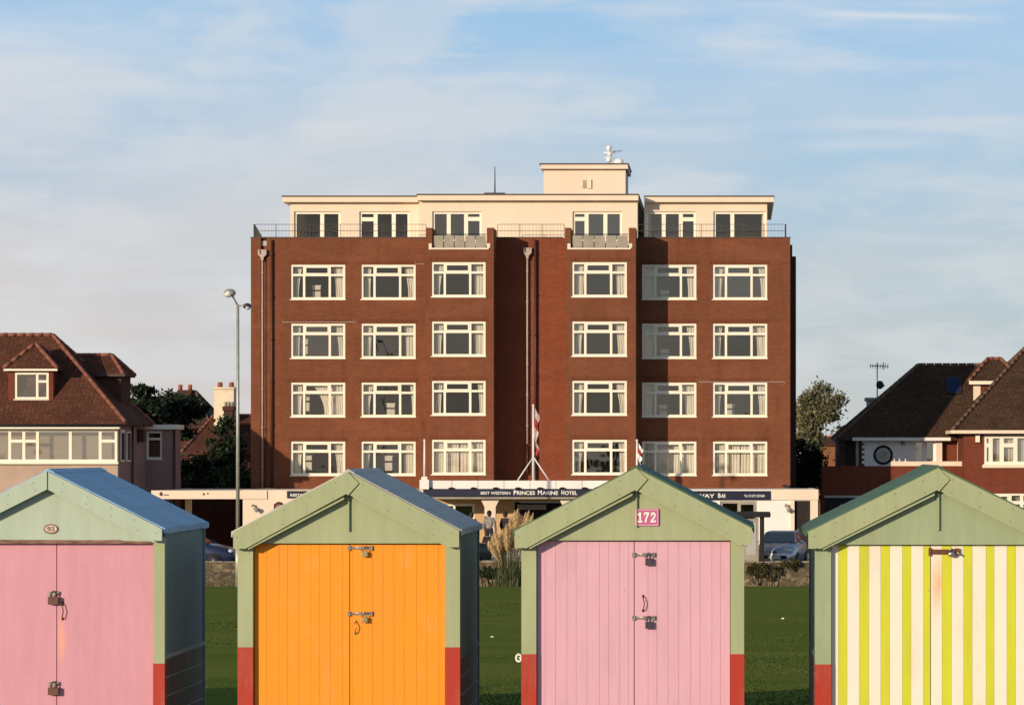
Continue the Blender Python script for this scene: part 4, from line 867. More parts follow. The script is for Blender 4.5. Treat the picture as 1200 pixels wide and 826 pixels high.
# ------------------------------------------------------------------ houses
def hip_roof(name, mat, parent, x0, x1, y0, y1, ze, zr, hl, hr, ridge_y=None, th=.12, ridgemat='ridge', close=True):
    """hipped roof over a rectangle: hl/hr = hip runs at the left/right end (0 = gable)"""
    ry = ridge_y if ridge_y is not None else (y0+y1)/2
    A, B, C_, E = (x0,y0,ze), (x1,y0,ze), (x1,y1,ze), (x0,y1,ze); P, Q = (x0+hl, ry, zr), (x1-hr, ry, zr)
    m = MB(); m.add([A,B,C_,E,P,Q,*[(v[0],v[1],ze-th) for v in (A,B,C_,E)]], [(0,1,5,4),(1,2,5),(2,3,4,5),(3,0,4),(0,6,7,1),(1,7,8,2),(2,8,9,3),(3,9,6,0),(9,8,7,6)])
    o = m.build(name, mat, parent)
    m = MB()
    def up(p): return (p[0], p[1], p[2]+.03)
    for a, b_ in ((P,Q),(A,P),(B,Q),(C_,Q),(E,P)):
        if (Vector(a)-Vector(b_)).length > .3: 
            n = max(2, int((Vector(a)-Vector(b_)).length/.4)); va, vb = Vector(up(a)), Vector(up(b_))
            for k in range(n): m.tube([va.lerp(vb, k/n), va.lerp(vb, (k+.94)/n)], [.09, .10], 6)
    m.build('ridge_tiles', ridgemat, o)
    return o
# left pink house
d = 138.; L = thing('pink_house', 'pink rendered house with red tiled hip roof and gabled dormer', 'house', (X(60,d)-2, d+3.5, -2.1))
ze = Z(498, d); xr = X(138, d); xl = xr-14
hs = [(X(-70,d), X(137,d), Z(541,d), Z(503,d))]
m = MB(); m.wall(xl, xr, -2.0, ze, d, .25, hs); m.build('front_wall', 'pinkrender', L)
m = MB(); m.box(xr-.25, xr, d+.25, 144.6, -2.0, ze); m.box(xl, xl+.25, d+.25, 144.6, -2.0, ze); m.box(xl+.25, xr-.25, 144.35, 144.6, -2.0, ze); m.build('side_wall', 'pinkshade', L)
m = MB(); m.box(xl-.1, xr+.05, d-.18, d-.004, Z(541,d)-.10, Z(541,d)-.0); m.box(xl-.1, xr+.14, d-.34, d-.004, Z(502.5,d), Z(498.2,d)); m.build('white_trim', 'winframe', L)
W = X(137,d)-X(-70,d); cf = lambda p: (X(p,d)-X(-70,d))/W
window(L, X(-70,d), X(137,d), Z(541,d), Z(503,d), d+.06, cols=[cf(p) for p in (-52,-36,-20,11,27.5,43.5,82,117)], trans=.64, tcols=(1,2,4,5,8), curt=None, gl='glass_house', mw=.13, seed=50, sill=False)
m = MB(); m.box(X(-72,d)-.2, X(138,d)-.26, d+.75, d+.8, Z(545,d), ze-.1); m.build('window_blind', 'blind', L)
rf = hip_roof('roof', 'tile_red', L, xl-.35, X(147,137.65), 137.65, 144.2, Z(495,137.65), Z(393,141), 4.0, X(147,137.65)-X(62,141), 140.95)
m = MB(); m.tube([(xl-.3,137.6,Z(497,137.6)-.05),(X(146,137.6),137.6,Z(497,137.6)-.05)], .06, 6); m.build('gutter', 'iron', L)
# front dormer
dd = 138.5; t = MB(); a, b_ = X(9.5,dd), X(62.5,dd); zb, zt = Z(474,dd), Z(432,dd)
t.wall(a, b_, zb, zt, dd, .12, [(X(17,dd), X(57,dd), Z(468,dd), Z(436,dd))]); t.box(a, a+.1, dd+.12, dd+2, zb, zt); t.box(b_-.1, b_, dd+.12, dd+2, zb, zt); t.box(a+.11, b_-.11, dd+.5, dd+.55, zb, zt-.02); dm = t.build('dormer', 'rbrick', L)
window(dm, X(17,dd), X(57,dd), Z(468,dd), Z(436,dd), dd+.03, cols=(.66,), trans=.66, tcols=(1,), curt=None, gl='glass_house', seed=51, sill=True)
hip_roof('dormer_roof', 'tile_red', dm, X(4.5,dd-.2), X(67.5,dd-.2), dd-.25, dd+3.2, Z(432,dd-.2), Z(403,dd+.8), (X(67.5,dd)-X(4.5,dd))*.5, (X(67.5,dd)-X(4.5,dd))*.5, dd+.75, .08)
m = MB(); m.box(X(4.5,dd-.2), X(67.5,dd-.2), dd-.26, dd-.2, Z(434.5,dd-.2), Z(432.2,dd-.2)-.0); m.build('white_trim', 'winframe', dm)
# side dormer on the right slope
m = MB(); dd = 141.2; m.box(X(85,dd), X(142,dd), dd, dd+2.2, Z(480,dd), Z(440,dd)); sdm = m.build('side_dormer', 'dbrick', L)
hip_roof('side_dormer_roof', 'tile_red', sdm, X(70,dd), X(146,dd), dd-.3, dd+2.5, Z(439,dd), Z(416.5,dd+1), .2, .8, dd+1.1, .08)
m = MB(); m.box(X(104,dd-.35), X(146,dd-.35)+.02, dd-.36, dd-.302, Z(441,dd-.35), Z(438,dd-.35)); m.build('eaves_board', 'pipedark', sdm)
# right-hand flat-roofed wing
dd = 144.7; m = MB(); m.wall(X(168.5,dd), X(206.5,dd), -2.0, Z(503,dd), dd, .2, [(X(171.5,dd), X(190,dd), Z(538,dd), Z(505,dd))]); m.box(X(206.5,dd)-.2, X(206.5,dd), dd+.2, dd+1.2, -2.0, Z(503,dd)); m.box(X(168.5,dd), X(168.5,dd)+.2, dd+.2, dd+1.2, -2., Z(503,dd)); m.box(X(169,dd)+.2, X(206,dd)-.25, dd+1.0, dd+1.2, -2, Z(503,dd)-.05); m.build('wing_wall', 'pinkshade', L)
window(L, X(171.5,dd), X(190,dd), Z(538,dd), Z(505,dd), dd+.05, cols=(), trans=.72, curt=None, gl='glass_house', seed=52, fw=.1)
m = MB(); m.box(X(168,dd), X(209.5,dd), dd-.3, dd+1.4, Z(503,dd)+.003, Z(497.5,dd)); m.build('wing_roof', 'winframe', L)
m = MB(); m.tube([(X(204.5,dd), dd-.07, Z(503,dd)), (X(204.5,dd), dd-.07, -2)], .05, 6); m.tube([(xr+.08, 141.0, ze), (xr+.08, 141.0, -2)], .05, 6); m.build('downpipe', 'pipedark', L)
m = MB()
for y0_, z0_, z1_ in ((138.5, Z(541,d), Z(503,d)), (139.9, Z(541,d), Z(505,d))): m.box(xr+.003, xr+.05, y0_, y0_+.9, z0_, z1_)
m.build('side_window', 'winframe', L)
m = MB()
for y0_ in (138.5, 139.9): m.box(xr+.051, xr+.058, y0_+.1, y0_+.8, Z(539,d), Z(507,d))
m.build('side_pane', 'carglass', L)
m = MB(); m.box(xr+.003, xr+.3, 142.4, 142.9, Z(518,142), Z(503,142)); m.build('vent_box', 'pipedark', L)

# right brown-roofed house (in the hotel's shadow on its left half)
d = 157.; Rr = thing('brown_roof_house', 'brick and white house with brown tiled hip roofs, round window and skylight', 'house', (X(1100,d), d+3, -2.1))
ex2_ = lambda p: X(p, d)
ze = Z(513, d-.4)
hs = [(X(1071,d), X(1096,d), Z(542,d), Z(516,d)), (X(990,d), X(1001,d), Z(545,d), Z(518,d))]
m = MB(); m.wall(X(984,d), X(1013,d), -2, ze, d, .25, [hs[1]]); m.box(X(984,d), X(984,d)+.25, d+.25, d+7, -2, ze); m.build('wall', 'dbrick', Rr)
m = MB(); m.wall(X(1013,d)+.003, X(1104,d), -2, ze, d, .25, [hs[0]]); m.build('wall', 'hwhite', Rr)
m = MB(); m.box(X(1104,d)+.003, X(1126,d), d+.3, d+.5, -2, ze); m.box(X(1126,d)-.0, X(1240,d), d+.25, d+.5, -2, ze); m.box(X(1240,d)-.2, X(1240,d), d+.5, d+7, -2, ze); m.box(X(985,d)+.3, X(1239,d)-.3, d+6.8, d+7, -2, ze); m.build('wall', 'rbrick', Rr)
m = MB()
for k in range(5): m.box(X(1012,d)-.08, X(1012,d)+.16, d-.02, d-.003, Z(517+k*6,d)-.1, Z(517+k*6,d)+.06)
m.build('quoins', 'hwhite', Rr)
m = MB(); m.box(X(1097,d), X(1104,d), d-.06, d-.003, Z(546,d), ze-.02); m.box(X(1122,d), X(1127,d), d-.1, d+.24, Z(546,d), ze-.02); m.build('white_post', 'hrender', Rr)
cx, cz = X(1035,d), Z(533,d)
m = MB(); ring = [(cx+.43*math.cos(a*math.pi/16), d-.04, cz+.43*math.sin(a*math.pi/16)) for a in range(33)]; m.tube(ring, .06, 8, False); rw = m.build('round_window', 'darkwood', Rr)
m = MB(); m.prism([(cx+.44*math.cos(a*math.pi/12), cz+.44*math.sin(a*math.pi/12)) for a in range(24)], d-.03, d-.004); m.m = 1; m.prism([(cx+.22*math.cos(a*math.pi/12), cz+.22*math.sin(a*math.pi/12)) for a in range(24)], d-.045, d-.031); m.build('pane', ['frosted', 'panelgrey'], rw)
window(Rr, *hs[0][:2], *hs[0][2:], d+.05, cols=(.5,), trans=None, curt=None, gl='glass_house', mat='hwhite', seed=60, mw=.25, sill=False)
m = MB(); m.box(X(990,d), X(1001,d), d+.1, d+.15, Z(545,d), Z(518,d)); m.m = 1; m.box(X(1003,d), X(1006,d), d-.08, d-.004, Z(546,d), ze); m.build('side_door', ['darkwood', 'panelgrey'], Rr)
m = MB(); m.box(X(1070,d)-.1, X(1098,d), d+1.2, d+1.3, -2, ze-.02); m.build('room_interior', 'room', Rr)
m = MB(); m.tube([(X(1058,d), d-.1, Z(515,d)), (X(1058,d), d-.1, Z(521,d))], .09, 8); m.build('wall_lamp', 'panelgrey', Rr)
rfr = hip_roof('roof', 'tile_brown', Rr, X(980,d-.4)+.05, X(1300,d), d-.45, d+7.6, ze, Z(428,d+3.5), X(1075,d+3.5)-X(980,d-.4), 4, d+3.5, ridgemat='ridge_brown')
m = MB(); m.box(X(999,d-.4), X(1114,d-.4), d-.5, d-.453, ze-.14, ze+.02); m.build('white_trim', 'hwhite', Rr)
# roof slope of the main block: plane used for the skylight and dormer
def slope_y(z): return (d-.45)+(z-ze)/(Z(428,d+3.5)-ze)*(3.95)
zc0, zc1 = Z(462,159.2), Z(443,160.0)
m = MB(); xa, xb = X(1109,159.5), X(1126,159.5)
n_ = Vector((0, -(Z(428,d+3.5)-ze), 3.95)).normalized()*.09
pts = [Vector((xa, slope_y(zc0), zc0)), Vector((xb, slope_y(zc0), zc0)), Vector((xb, slope_y(zc1), zc1)), Vector((xa, slope_y(zc1), zc1))]
m.m = 1; m.add([p for p in pts]+[p+n_ for p in pts], [(0,1,5,4),(1,2,6,5),(2,3,7,6),(3,0,4,7),(4,5,6,7)]); m.m = 0
c_ = sum(pts, Vector())/4; q = [c_+(p-c_)*.8+n_*1.12 for p in pts]; m.add(q, [(0,1,2,3)])
m.build('skylight', ['skylightglass', 'steel'], rfr)
# front wing with higher hip roof, bay window
dw = 153.; zew = Z(505, dw-.4)
m = MB(); m.wall(X(1129,dw), X(1300,dw), -2, zew, dw, .25, [(X(1153,dw), X(1290,dw), Z(544,dw), Z(510,dw)), (X(1155,dw), X(1290,dw), Z(605,dw), Z(578,dw))]); m.box(X(1129,dw), X(1129,dw)+.25, dw+.25, d+.24, -2, zew); m.build('wing_wall', 'rbrick', Rr)
hip_roof('wing_roof', 'tile_brown', Rr, X(1116,dw-.5), X(1400,dw), dw-.5, d+9, zew+.02, Z(403,dw+5), X(1200,dw+5)-X(1116,dw-.5)+.3, 5, dw+5.0, ridgemat='ridge_brown')
m = MB(); m.box(X(1116,dw-.5)-.02, X(1320,dw), dw-.56, dw-.502, zew-.12, zew+.04); m.box(X(1116,dw-.5)-.06, X(1116,dw-.5)-.003, dw-.5, d-.5, zew-.12, zew+.04); m.build('white_trim', 'hrender', Rr)
window(Rr, X(1153,dw), X(1290,dw), Z(544,dw), Z(510,dw), dw+.04, cols=[(p-1153)/137 for p in (1161,1174,1190,1206,1222,1240)], trans=.66, tcols=(0,2,4), curt=None, full=1, gl='glass_house', seed=61, mw=.2, fw=.14)
window(Rr, X(1155,dw), X(1290,dw), Z(605,dw), Z(578,dw), dw+.04, cols=[(p-1153)/137 for p in (1168,1182,1196,1210,1226)], trans=.6, curt=None, full=1, gl='glass_house', seed=62, mw=.16)
m = MB(); m.box(X(1151,dw), X(1300,dw), dw-.12, dw-.004, Z(548,dw), Z(544.5,dw)); m.build('window_sill', 'hrender', Rr)
m = MB(); m.box(X(1143,dw), X(1148,dw), dw-.15, dw-.004, Z(518,dw), Z(510,dw)); m.build('wall_lamp', 'winframe', Rr)
# dormer between the two roofs
dd = 158.6; m = MB(); m.box(X(1141,dd), X(1185,dd), dd, dd+3.5, Z(480,dd), Z(450,dd)); m.m = 1; m.box(X(1141,dd)-.02, X(1149,dd), dd-.03, dd-.003, Z(474,dd), Z(451,dd)); dm = m.build('dormer', ['rbrick', 'hrender'], Rr)
hip_roof('dormer_roof', 'tile_brown', dm, X(1135,dd), X(1200,dd), dd-.3, dd+4, Z(447,dd), Z(420.5,dd+1), 1.1, 1.1, dd+1.2, .1, ridgemat='ridge')
m = MB(); m.box(X(1135.5,dd-.3), X(1178,dd-.3), dd-.36, dd-.302, Z(450.5,dd), Z(446.5,dd)); m.build('white_trim', 'winframe', dm)
# balcony and garage projecting towards the street
dg = 154.; m = MB(); m.box(X(963,dg), X(1129,dw)-.003, dg, dg+.25, -2, Z(546,dg)); m.box(X(963,dg), X(963,dg)+.25, dg+.25, d-.01, -2, Z(546,dg)); m.build('balcony_wall', 'rbrick', Rr)
m = MB(); m.box(X(963,dg)+.25, X(1128,dg)-.1, dg+.25, d-.02, Z(552,dg), Z(549,dg)); m.build('balcony_floor', 'greyw', Rr)
m = MB(); m.box(X(1044,dg), X(1135,dw)-.1, dg-.06, dg+.3, Z(546,dg)+.003, Z(540.5,dg)); 
for p in (1048, 1054, 1061): m.prism([(X(p-1.0,dg),Z(540.5,dg)),(X(p+1.0,dg),Z(540.5,dg)),(X(p,dg),Z(536.5,dg))], dg, dg+.1)
m.box(X(1130,dg), X(1133,dg), dg, dg+.12, Z(540.4,dg), Z(534,dg)); m.build('coping', 'hrender', Rr)
m = MB(); m.box(X(966,dg), X(1010,dg), dg-.06, dg-.003, Z(583,dg), Z(580.5,dg)); m.build('garage_lintel', 'frosted', Rr)
m = MB(); m.box(X(967,dg), X(1008,dg), dg-.03, dg-.004, -2, Z(583.5,dg)); m.build('garage_door', 'darkwood', Rr)
# aerial and dish on the right house
x, dd = X(1028, 163), 163.; t = thing('tv_aerial', 'grey television aerial on a pole above the brown roof', 'aerial', (x, dd, Z(475,dd)))
m = MB(); m.tube([(x,dd,Z(475,dd)),(x,dd,Z(425,dd))], .035, 6); m.build('pole', 'alum', t)
m = MB(); m.tube([(x-.4,dd,Z(428.5,dd)),(x+.6,dd,Z(429.5,dd))], .025, 5)
for k in range(8): xx = x-.36+k*.13; m.tube([(xx,dd-.12,Z(429,dd)+.12),(xx,dd+.12,Z(429,dd)-.12)], .015, 4)
m.box(x+.3, x+.34, dd-.2, dd+.2, Z(433,dd), Z(424.5,dd)); m.build('aerial_array', 'alum', t)
m = MB(); m.smooth = True; dx = X(1031, dd)
m.ball((dx, dd-.15, Z(451,dd)), (.20,.06,.22), 12, 8); m.tube([(dx,dd-.1,Z(451,dd)),(x,dd,Z(455,dd))], .025, 6); m.tube([(dx,dd-.2,Z(454,dd)),(dx+.2,dd-.45,Z(452,dd))], .015, 5); m.ball((dx+.2,dd-.45,Z(452,dd)), .05, 6, 5)
tag(m.build('satellite_dish', 'iron', loc=(dx,dd,Z(455,dd))), 'dark satellite dish fixed to the aerial pole by the brown roof', 'satellite dish')
m = MB(); m.box(X(1016,164), X(1031,164), 163.6, 165, Z(500,164), Z(470,164)); m.m = 1; m.box(X(1015,164)-.05, X(1032,164)+.05, 163.5, 165.1, Z(470,164)+.003, Z(466,164)); m.build('chimney', ['hwhite', 'greyw'], Rr)

# houses further back on the left
d = 178.; t = thing('orange_brick_house', 'orange brick house behind dark trees with a cream rendered chimney', 'house', (X(265,d), d+4, -2.1))
m = MB(); m.box(X(222,d), X(330,d), d, d+7, -2, Z(532,d)); m.build('wall', 'obrick', t)
o = hip_roof('roof', 'tile_red', t, X(214,d), X(335,d), d-.4, d+7.4, Z(530,d), Z(487,d+3.5), 1.2, 1.2)
m = MB(); m.box(X(242.5,d), X(266,d), d+2.4, d+3.3, Z(500,d), Z(455,d)); m.m = 1; m.box(X(242,d)-.02, X(266.5,d)+.02, d+2.3, d+3.4, Z(455,d)+.003, Z(452.5,d)); ch = m.build('chimney', ['chimcream', 'chimcream'], o)
for p in (248.5, 262): m = MB(); m.tube([(X(p,d),d+2.8,Z(452.5,d)),(X(p,d),d+2.8,Z(446.5,d))], [.16,.13], 8); m.build('chimney_pot', 'terracotta', ch)
m = MB(); m.box(X(228,d), X(262,d), d-.08, d-.003, Z(549,d), Z(542,d)); m.build('window', 'winframe', t)
m = MB(); m.box(X(230,d), X(260,d), d-.1, d-.081, Z(548,d), Z(543,d)); m.build('pane', 'carglass', t)
d2 = 172.; t = thing('chimney_stack_house', 'low brown roofed house with dark chimney stack of pale pots beside the hotel', 'house', (X(268,d2), d2, -2.1))
m = MB(); m.box(X(258,d2), X(300,d2), d2, d2+4, -2, Z(530,d2)); m.build('wall', 'dbrick', t)
o = hip_roof('roof', 'tile_red', t, X(254,d2), X(306,d2), d2-.3, d2+4.3, Z(530,d2), Z(498,d2+2), .6, .6)
m = MB(); m.box(X(260,d2), X(270.5,d2), d2+.6, d2+1.3, Z(525,d2), Z(481,d2)); m.box(X(258.8,d2), X(271.7,d2), d2+.5, d2+1.4, Z(481,d2)+.003, Z(476,d2)); ch = m.build('chimney', 'dbrick', o)
for p in (261.5, 265.3, 269): m = MB(); m.tube([(X(p,d2),d2+.9,Z(476,d2)),(X(p,d2),d2+.9,Z(470.5,d2))], .09, 6); m.build('chimney_pot', 'panelgrey', ch)
d3 = 190.; t = thing('far_dark_roof_house', 'distant dark roofed house with two red chimney pots above the trees', 'house', (X(215,d3), d3, -2.1))
m = MB(); m.box(X(185,d3), X(245,d3), d3, d3+6, -2, Z(500,d3)); m.build('wall', 'dbrick', t)
o = hip_roof('roof', 'tile_brown', t, X(180,d3), X(250,d3), d3-.4, d3+6.4, Z(500,d3), Z(459,d3+3), 1, 1.6, ridgemat='ridge_brown')
m = MB(); m.box(X(199,d3), X(216,d3), d3+2.5, d3+3.3, Z(475,d3), Z(456,d3)); ch = m.build('chimney', 'dbrick', o)
for p in (201.5, 213): m = MB(); m.tube([(X(p,d3),d3+2.9,Z(456,d3)),(X(p,d3),d3+2.9,Z(449.5,d3))], .13, 8); m.build('chimney_pot', 'terracotta', ch)
d4 = 226.; t = thing('terracotta_house', 'small reddish house glimpsed behind the olive green tree', 'house', (X(975,d4), d4, -2.1))
m = MB(); m.box(X(945,d4), X(990,d4), d4, d4+6, -2, Z(520,d4)); m.build('wall', 'obrick', t)
hip_roof('roof', 'tile_red', t, X(940,d4), X(995,d4), d4-.3, d4+6.3, Z(520,d4), Z(512,d4+3), 1, 1)

# ------------------------------------------------------------------ trees and plants
def crown(m, c, r, n, size, rnd, clusters=40, flat=1., tilt=None, tight=1.):
    cs = []
    for k in range(clusters):
        u = Vector((rnd.gauss(0,1), rnd.gauss(0,1), rnd.gauss(0,1))).normalized()*rnd.uniform(.35, .92)
        cs.append((Vector((c[0]+u.x*r[0], c[1]+u.y*r[1], c[2]+u.z*r[2])), rnd.uniform(.12, .26)*min(r)*tight))
    for k in range(n):
        cc, cr = rnd.choice(cs); p = cc+Vector((rnd.gauss(0,1), rnd.gauss(0,1), rnd.gauss(0,1)*flat))*cr
        s = size*rnd.uniform(.6, 1.4); a = Vector((rnd.gauss(0,1), rnd.gauss(0,1), rnd.gauss(0,1)+(tilt or 0))).normalized(); b_ = a.cross(Vector((rnd.gauss(0,1), rnd.gauss(0,1), rnd.gauss(0,1)))).normalized()
        m.add([p-a*s, p+b_*s*.45, p+a*s, p-b_*s*.45], [(0,1,2,3)])
    return cs
def tree(name, label, px, d, py_top, py_low, rx_, mat, n, size, seed, cat='tree', group=None, clusters=46, zg=-2.05, ry=None, flat=1., tight=1.):
    rnd = random.Random(seed); x = X(px, d); zt, zl = Z(py_top, d), Z(py_low, d); c = (x, d, (zt+zl)/2); r = (rx_, ry or rx_, (zt-zl)/2*.9)
    t = thing(name, label, cat, (x, d, zg), group)
    m = MB(); cs = crown(m, c, r, n, size, rnd, clusters, flat, tight=tight); m.build('crown', mat, t)
    m = MB(); top = (x+.1, d, zl+(zt-zl)*.7); m.tube([(x, d, zg), (x+.08, d, zl), top], [.16, .12, .04], 8)
    for cc, cr in cs[:22]: m.tube([(x+.06, d, zl+(cc.z-zl)*.35 if cc.z > zl else zl*.9), ((x+cc.x)/2, (d+cc.y)/2, cc.z-.2), cc], [.05, .035, .012], 5)
    m.build('trunk', 'bark', t)
    return t
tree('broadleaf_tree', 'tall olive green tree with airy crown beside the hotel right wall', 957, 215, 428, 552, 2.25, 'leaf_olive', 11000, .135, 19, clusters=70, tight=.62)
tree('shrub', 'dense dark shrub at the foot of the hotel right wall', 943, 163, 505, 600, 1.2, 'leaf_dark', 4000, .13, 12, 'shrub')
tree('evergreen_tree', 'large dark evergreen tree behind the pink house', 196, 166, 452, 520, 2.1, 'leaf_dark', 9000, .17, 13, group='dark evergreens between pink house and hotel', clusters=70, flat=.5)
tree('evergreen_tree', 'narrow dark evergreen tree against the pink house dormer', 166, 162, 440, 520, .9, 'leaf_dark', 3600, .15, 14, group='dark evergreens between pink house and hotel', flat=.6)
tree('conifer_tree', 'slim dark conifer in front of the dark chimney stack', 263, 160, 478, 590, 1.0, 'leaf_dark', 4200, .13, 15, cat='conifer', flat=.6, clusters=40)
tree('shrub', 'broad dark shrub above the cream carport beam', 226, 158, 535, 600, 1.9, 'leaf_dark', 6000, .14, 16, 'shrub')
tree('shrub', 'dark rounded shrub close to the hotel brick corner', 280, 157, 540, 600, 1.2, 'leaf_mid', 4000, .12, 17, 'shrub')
# pampas grass by the wall
d = 121.2; t = thing('pampas_grass', 'tall pampas grass with straw coloured plumes in front of the wall', 'pampas grass', (X(594,d), d, -2.5)); rnd = random.Random(21)
m = MB()
for k in range(420):
    a = rnd.uniform(0, 6.28); L = rnd.uniform(.9, 1.9); lean = rnd.uniform(.15, .8); bx0 = X(596,d)+rnd.gauss(0,.2); by0 = d+rnd.gauss(0,.15); ca, sa = math.cos(a), math.sin(a)*.6; w_ = .012
    p = [(bx0+ca*lean*L*f*f*.8, by0+sa*lean*L*f*f*.8, -2.5+L*(f-.35*lean*f*f)) for f in (0,.35,.7,1)]
    vs = []
    for i, q in enumerate(p): ww = w_*(1-i/3.2); vs += [(q[0]-sa*ww-ww, q[1]+ca*ww, q[2]), (q[0]+sa*ww+ww, q[1]-ca*ww, q[2])]
    m.add(vs, [(0,1,3,2),(2,3,5,4),(4,5,7,6)])
m.build('leaf_clump', 'blade', t)
plumes = [(573,636,655,0),(576,630,655,0),(580,624,650,0),(585,628,650,0),(589,622,646,0),(594,617,640,0),(598,609,640,0),(603,601,640,0),(607,598,640,0),(611,606,640,0),(616,603,640,0),(620,601,642,0),(625,604,642,0),(600,618,645,0),(606,612,645,0),(593,630,652,0),(584,638,655,0),(612,616,642,0),(578,644,655,0)]
for px, py0, py1, le in plumes:
    x0, z0, z1 = X(596+(px-596)*.45, d), Z(665, d), Z(py0, d); x1 = X(px, d); yy = d+rnd.uniform(-.3,.3); m = MB()
    pth = [Vector((x0+(x1-x0)*f**1.5, yy, z0+(z1-z0)*f)) for f in [i/10 for i in range(11)]]
    m.tube(pth[:7], .008, 4)
    for k in range(760):
        f = rnd.uniform(.42, 1.); i = min(9, int(f*10)); p = pth[i].lerp(pth[i+1], f*10-i); wd = .20*math.sin(min(1., (f-.40)/.6*1.02)*math.pi)**.7
        a = rnd.uniform(0, 6.28); q = p+Vector((math.cos(a)*wd*rnd.random(), math.sin(a)*wd*rnd.random(), rnd.uniform(-.02,.05))); dv = Vector((math.cos(a)*.03, math.sin(a)*.03, rnd.uniform(.05,.11))); s_ = Vector((-math.sin(a), math.cos(a), 0))*.015
        m.add([q-s_, q+s_, q+dv], [(0,1,2)])
    m.build('plume', 'plume', t)
# straggly plants along the wall
GP = 'straggly plants growing along the rubble wall'
for px, pt, pb, w_, mat, lab, sd_ in ((597, 655, 692, .45, 'leaf_mid', 'dark leafy plant hanging on the wall below the pampas grass', 31), (567, 660, 688, .3, 'leaf_mid', 'small dark plant on the wall beside the orange hut', 32), (885, 657, 684, .32, 'dead', 'thin straggly plant on the wall beside hut 172', 33), (902, 656, 691, .5, 'dead', 'larger straggly plant on the wall in front of the silver car', 34), (926, 655, 668, .45, 'dead', 'low straggly plant on the wall top near the striped hut', 35)):
    rnd = random.Random(sd_); x = X(px, 121.6); zt, zb = Z(pt,121.6), Z(pb,121.6); t = thing('wall_plant', lab, 'plant', (x, 121.6, zb), GP); m = MB()
    crown(m, (x, 121.7, (zt+zb)/2+.15*(zt-zb)), (w_, .2, (zt-zb)/2*.7), 900, .055, rnd, 16); m.build('foliage', mat, t)
    m = MB()
    for k in range(6): m.tube([(x+rnd.uniform(-.08,.08), 121.7, zb), (x+rnd.uniform(-.25,.25)*w_*2, 121.7, (zt+zb)/2), (x+rnd.uniform(-1,1)*w_, 121.7, zt-.1)], [.02,.014,.006], 5)
    m.build('stem', 'bark', t)

for k_, (px, py, lab) in enumerate(((576, 747, 'tiny white scrap lying on the lawn right of the orange hut'), (917, 725, 'tiny white scrap lying on the lawn left of the striped hut'))):
    y_ = 40.
    for _ in range(60):
        y_ += (Z(py, y_)-lawn_z(y_))*4
    b = MB(); x_ = X(px, y_); z_ = lawn_z(y_); b.prism([(x_-.03,z_+.005),(x_+.025,z_),(x_+.04,z_+.02),(x_+.0,z_+.035)], y_, y_+.05); tag(b.build('litter', 'platewhite', loc=(x_, y_, z_)), lab, 'litter')
# ------------------------------------------------------------------ street furniture
d = 121.3; x = X(278.7, d); t = thing('street_lamp', 'tall grey twin headed street lamp standing left of the hotel', 'street lamp', (x, d, -2.55)); zt = Z(357, d)
m = MB(); m.tube([(x,d,-2.55),(x,d,-.6)], .10, 10); m.tube([(x,d,-.6),(x,d,zt)], [.075,.055], 10); m.build('pole', 'galv', t)
for px, py, s_ in ((270, 343.5, -1), (290.5, 359, 1)):
    hx_, hz2 = X(px,d), Z(py,d); m = MB(); m.tube([(x,d,zt-.05),(x+(hx_-x)*.55,d-.05,zt+(hz2-zt)*.6),(hx_,d-.1,hz2)], .035, 8); m.build('arm', 'galv', t)
    m = MB(); m.ball((hx_, d-.15, hz2), (.24,.2,.16) if s_ < 0 else (.17,.2,.12), 12, 8); m.m = 1; m.ball((hx_-(.05 if s_ < 0 else -.03), d-.22, hz2-.07), (.17,.16,.11) if s_ < 0 else (.1,.14,.08), 12, 8); m.build('lamp_head', ['steel' if s_ > 0 else 'galv', 'lampglass'], t)
# bus shelter
d = 125.; t = thing('bus_shelter', 'dark framed bus shelter with frosted panels behind hut 172', 'bus shelter', (X(870,d), d, -2.0)); zr1 = Z(600,d)
m = MB(); m.box(X(790,d), X(903,d), d-.2, d+1.5, Z(606,d), zr1); m.build('roof', 'black', t, bevel=.04)
for p in (795, 893): m = MB(); m.box(X(p,d)-.09, X(p,d)+.09, d, d+.14, -2.0, Z(606,d)-.003); m.build('post', 'black', t)
m = MB(); m.box(X(798,d), X(889,d), d+1.2, d+1.24, -1.6, Z(608,d)); m.box(X(891,d), X(893,d), d+.2, d+1.2, -1.6, Z(608,d)); m.build('panel', 'frosted', t)
m = MB(); m.box(X(872,d), X(889,d), d+.05, d+.1, -1.7, Z(607,d)); m.m = 1; m.box(X(874,d), X(886,d), d+.03, d+.049, Z(650,d), Z(612,d)); m.build('advert_panel', ['panelgrey', 'frosted'], t)
m = MB(); m.box(X(873,d), X(885,d), 135, 135.1, -2.0, -1.99); 

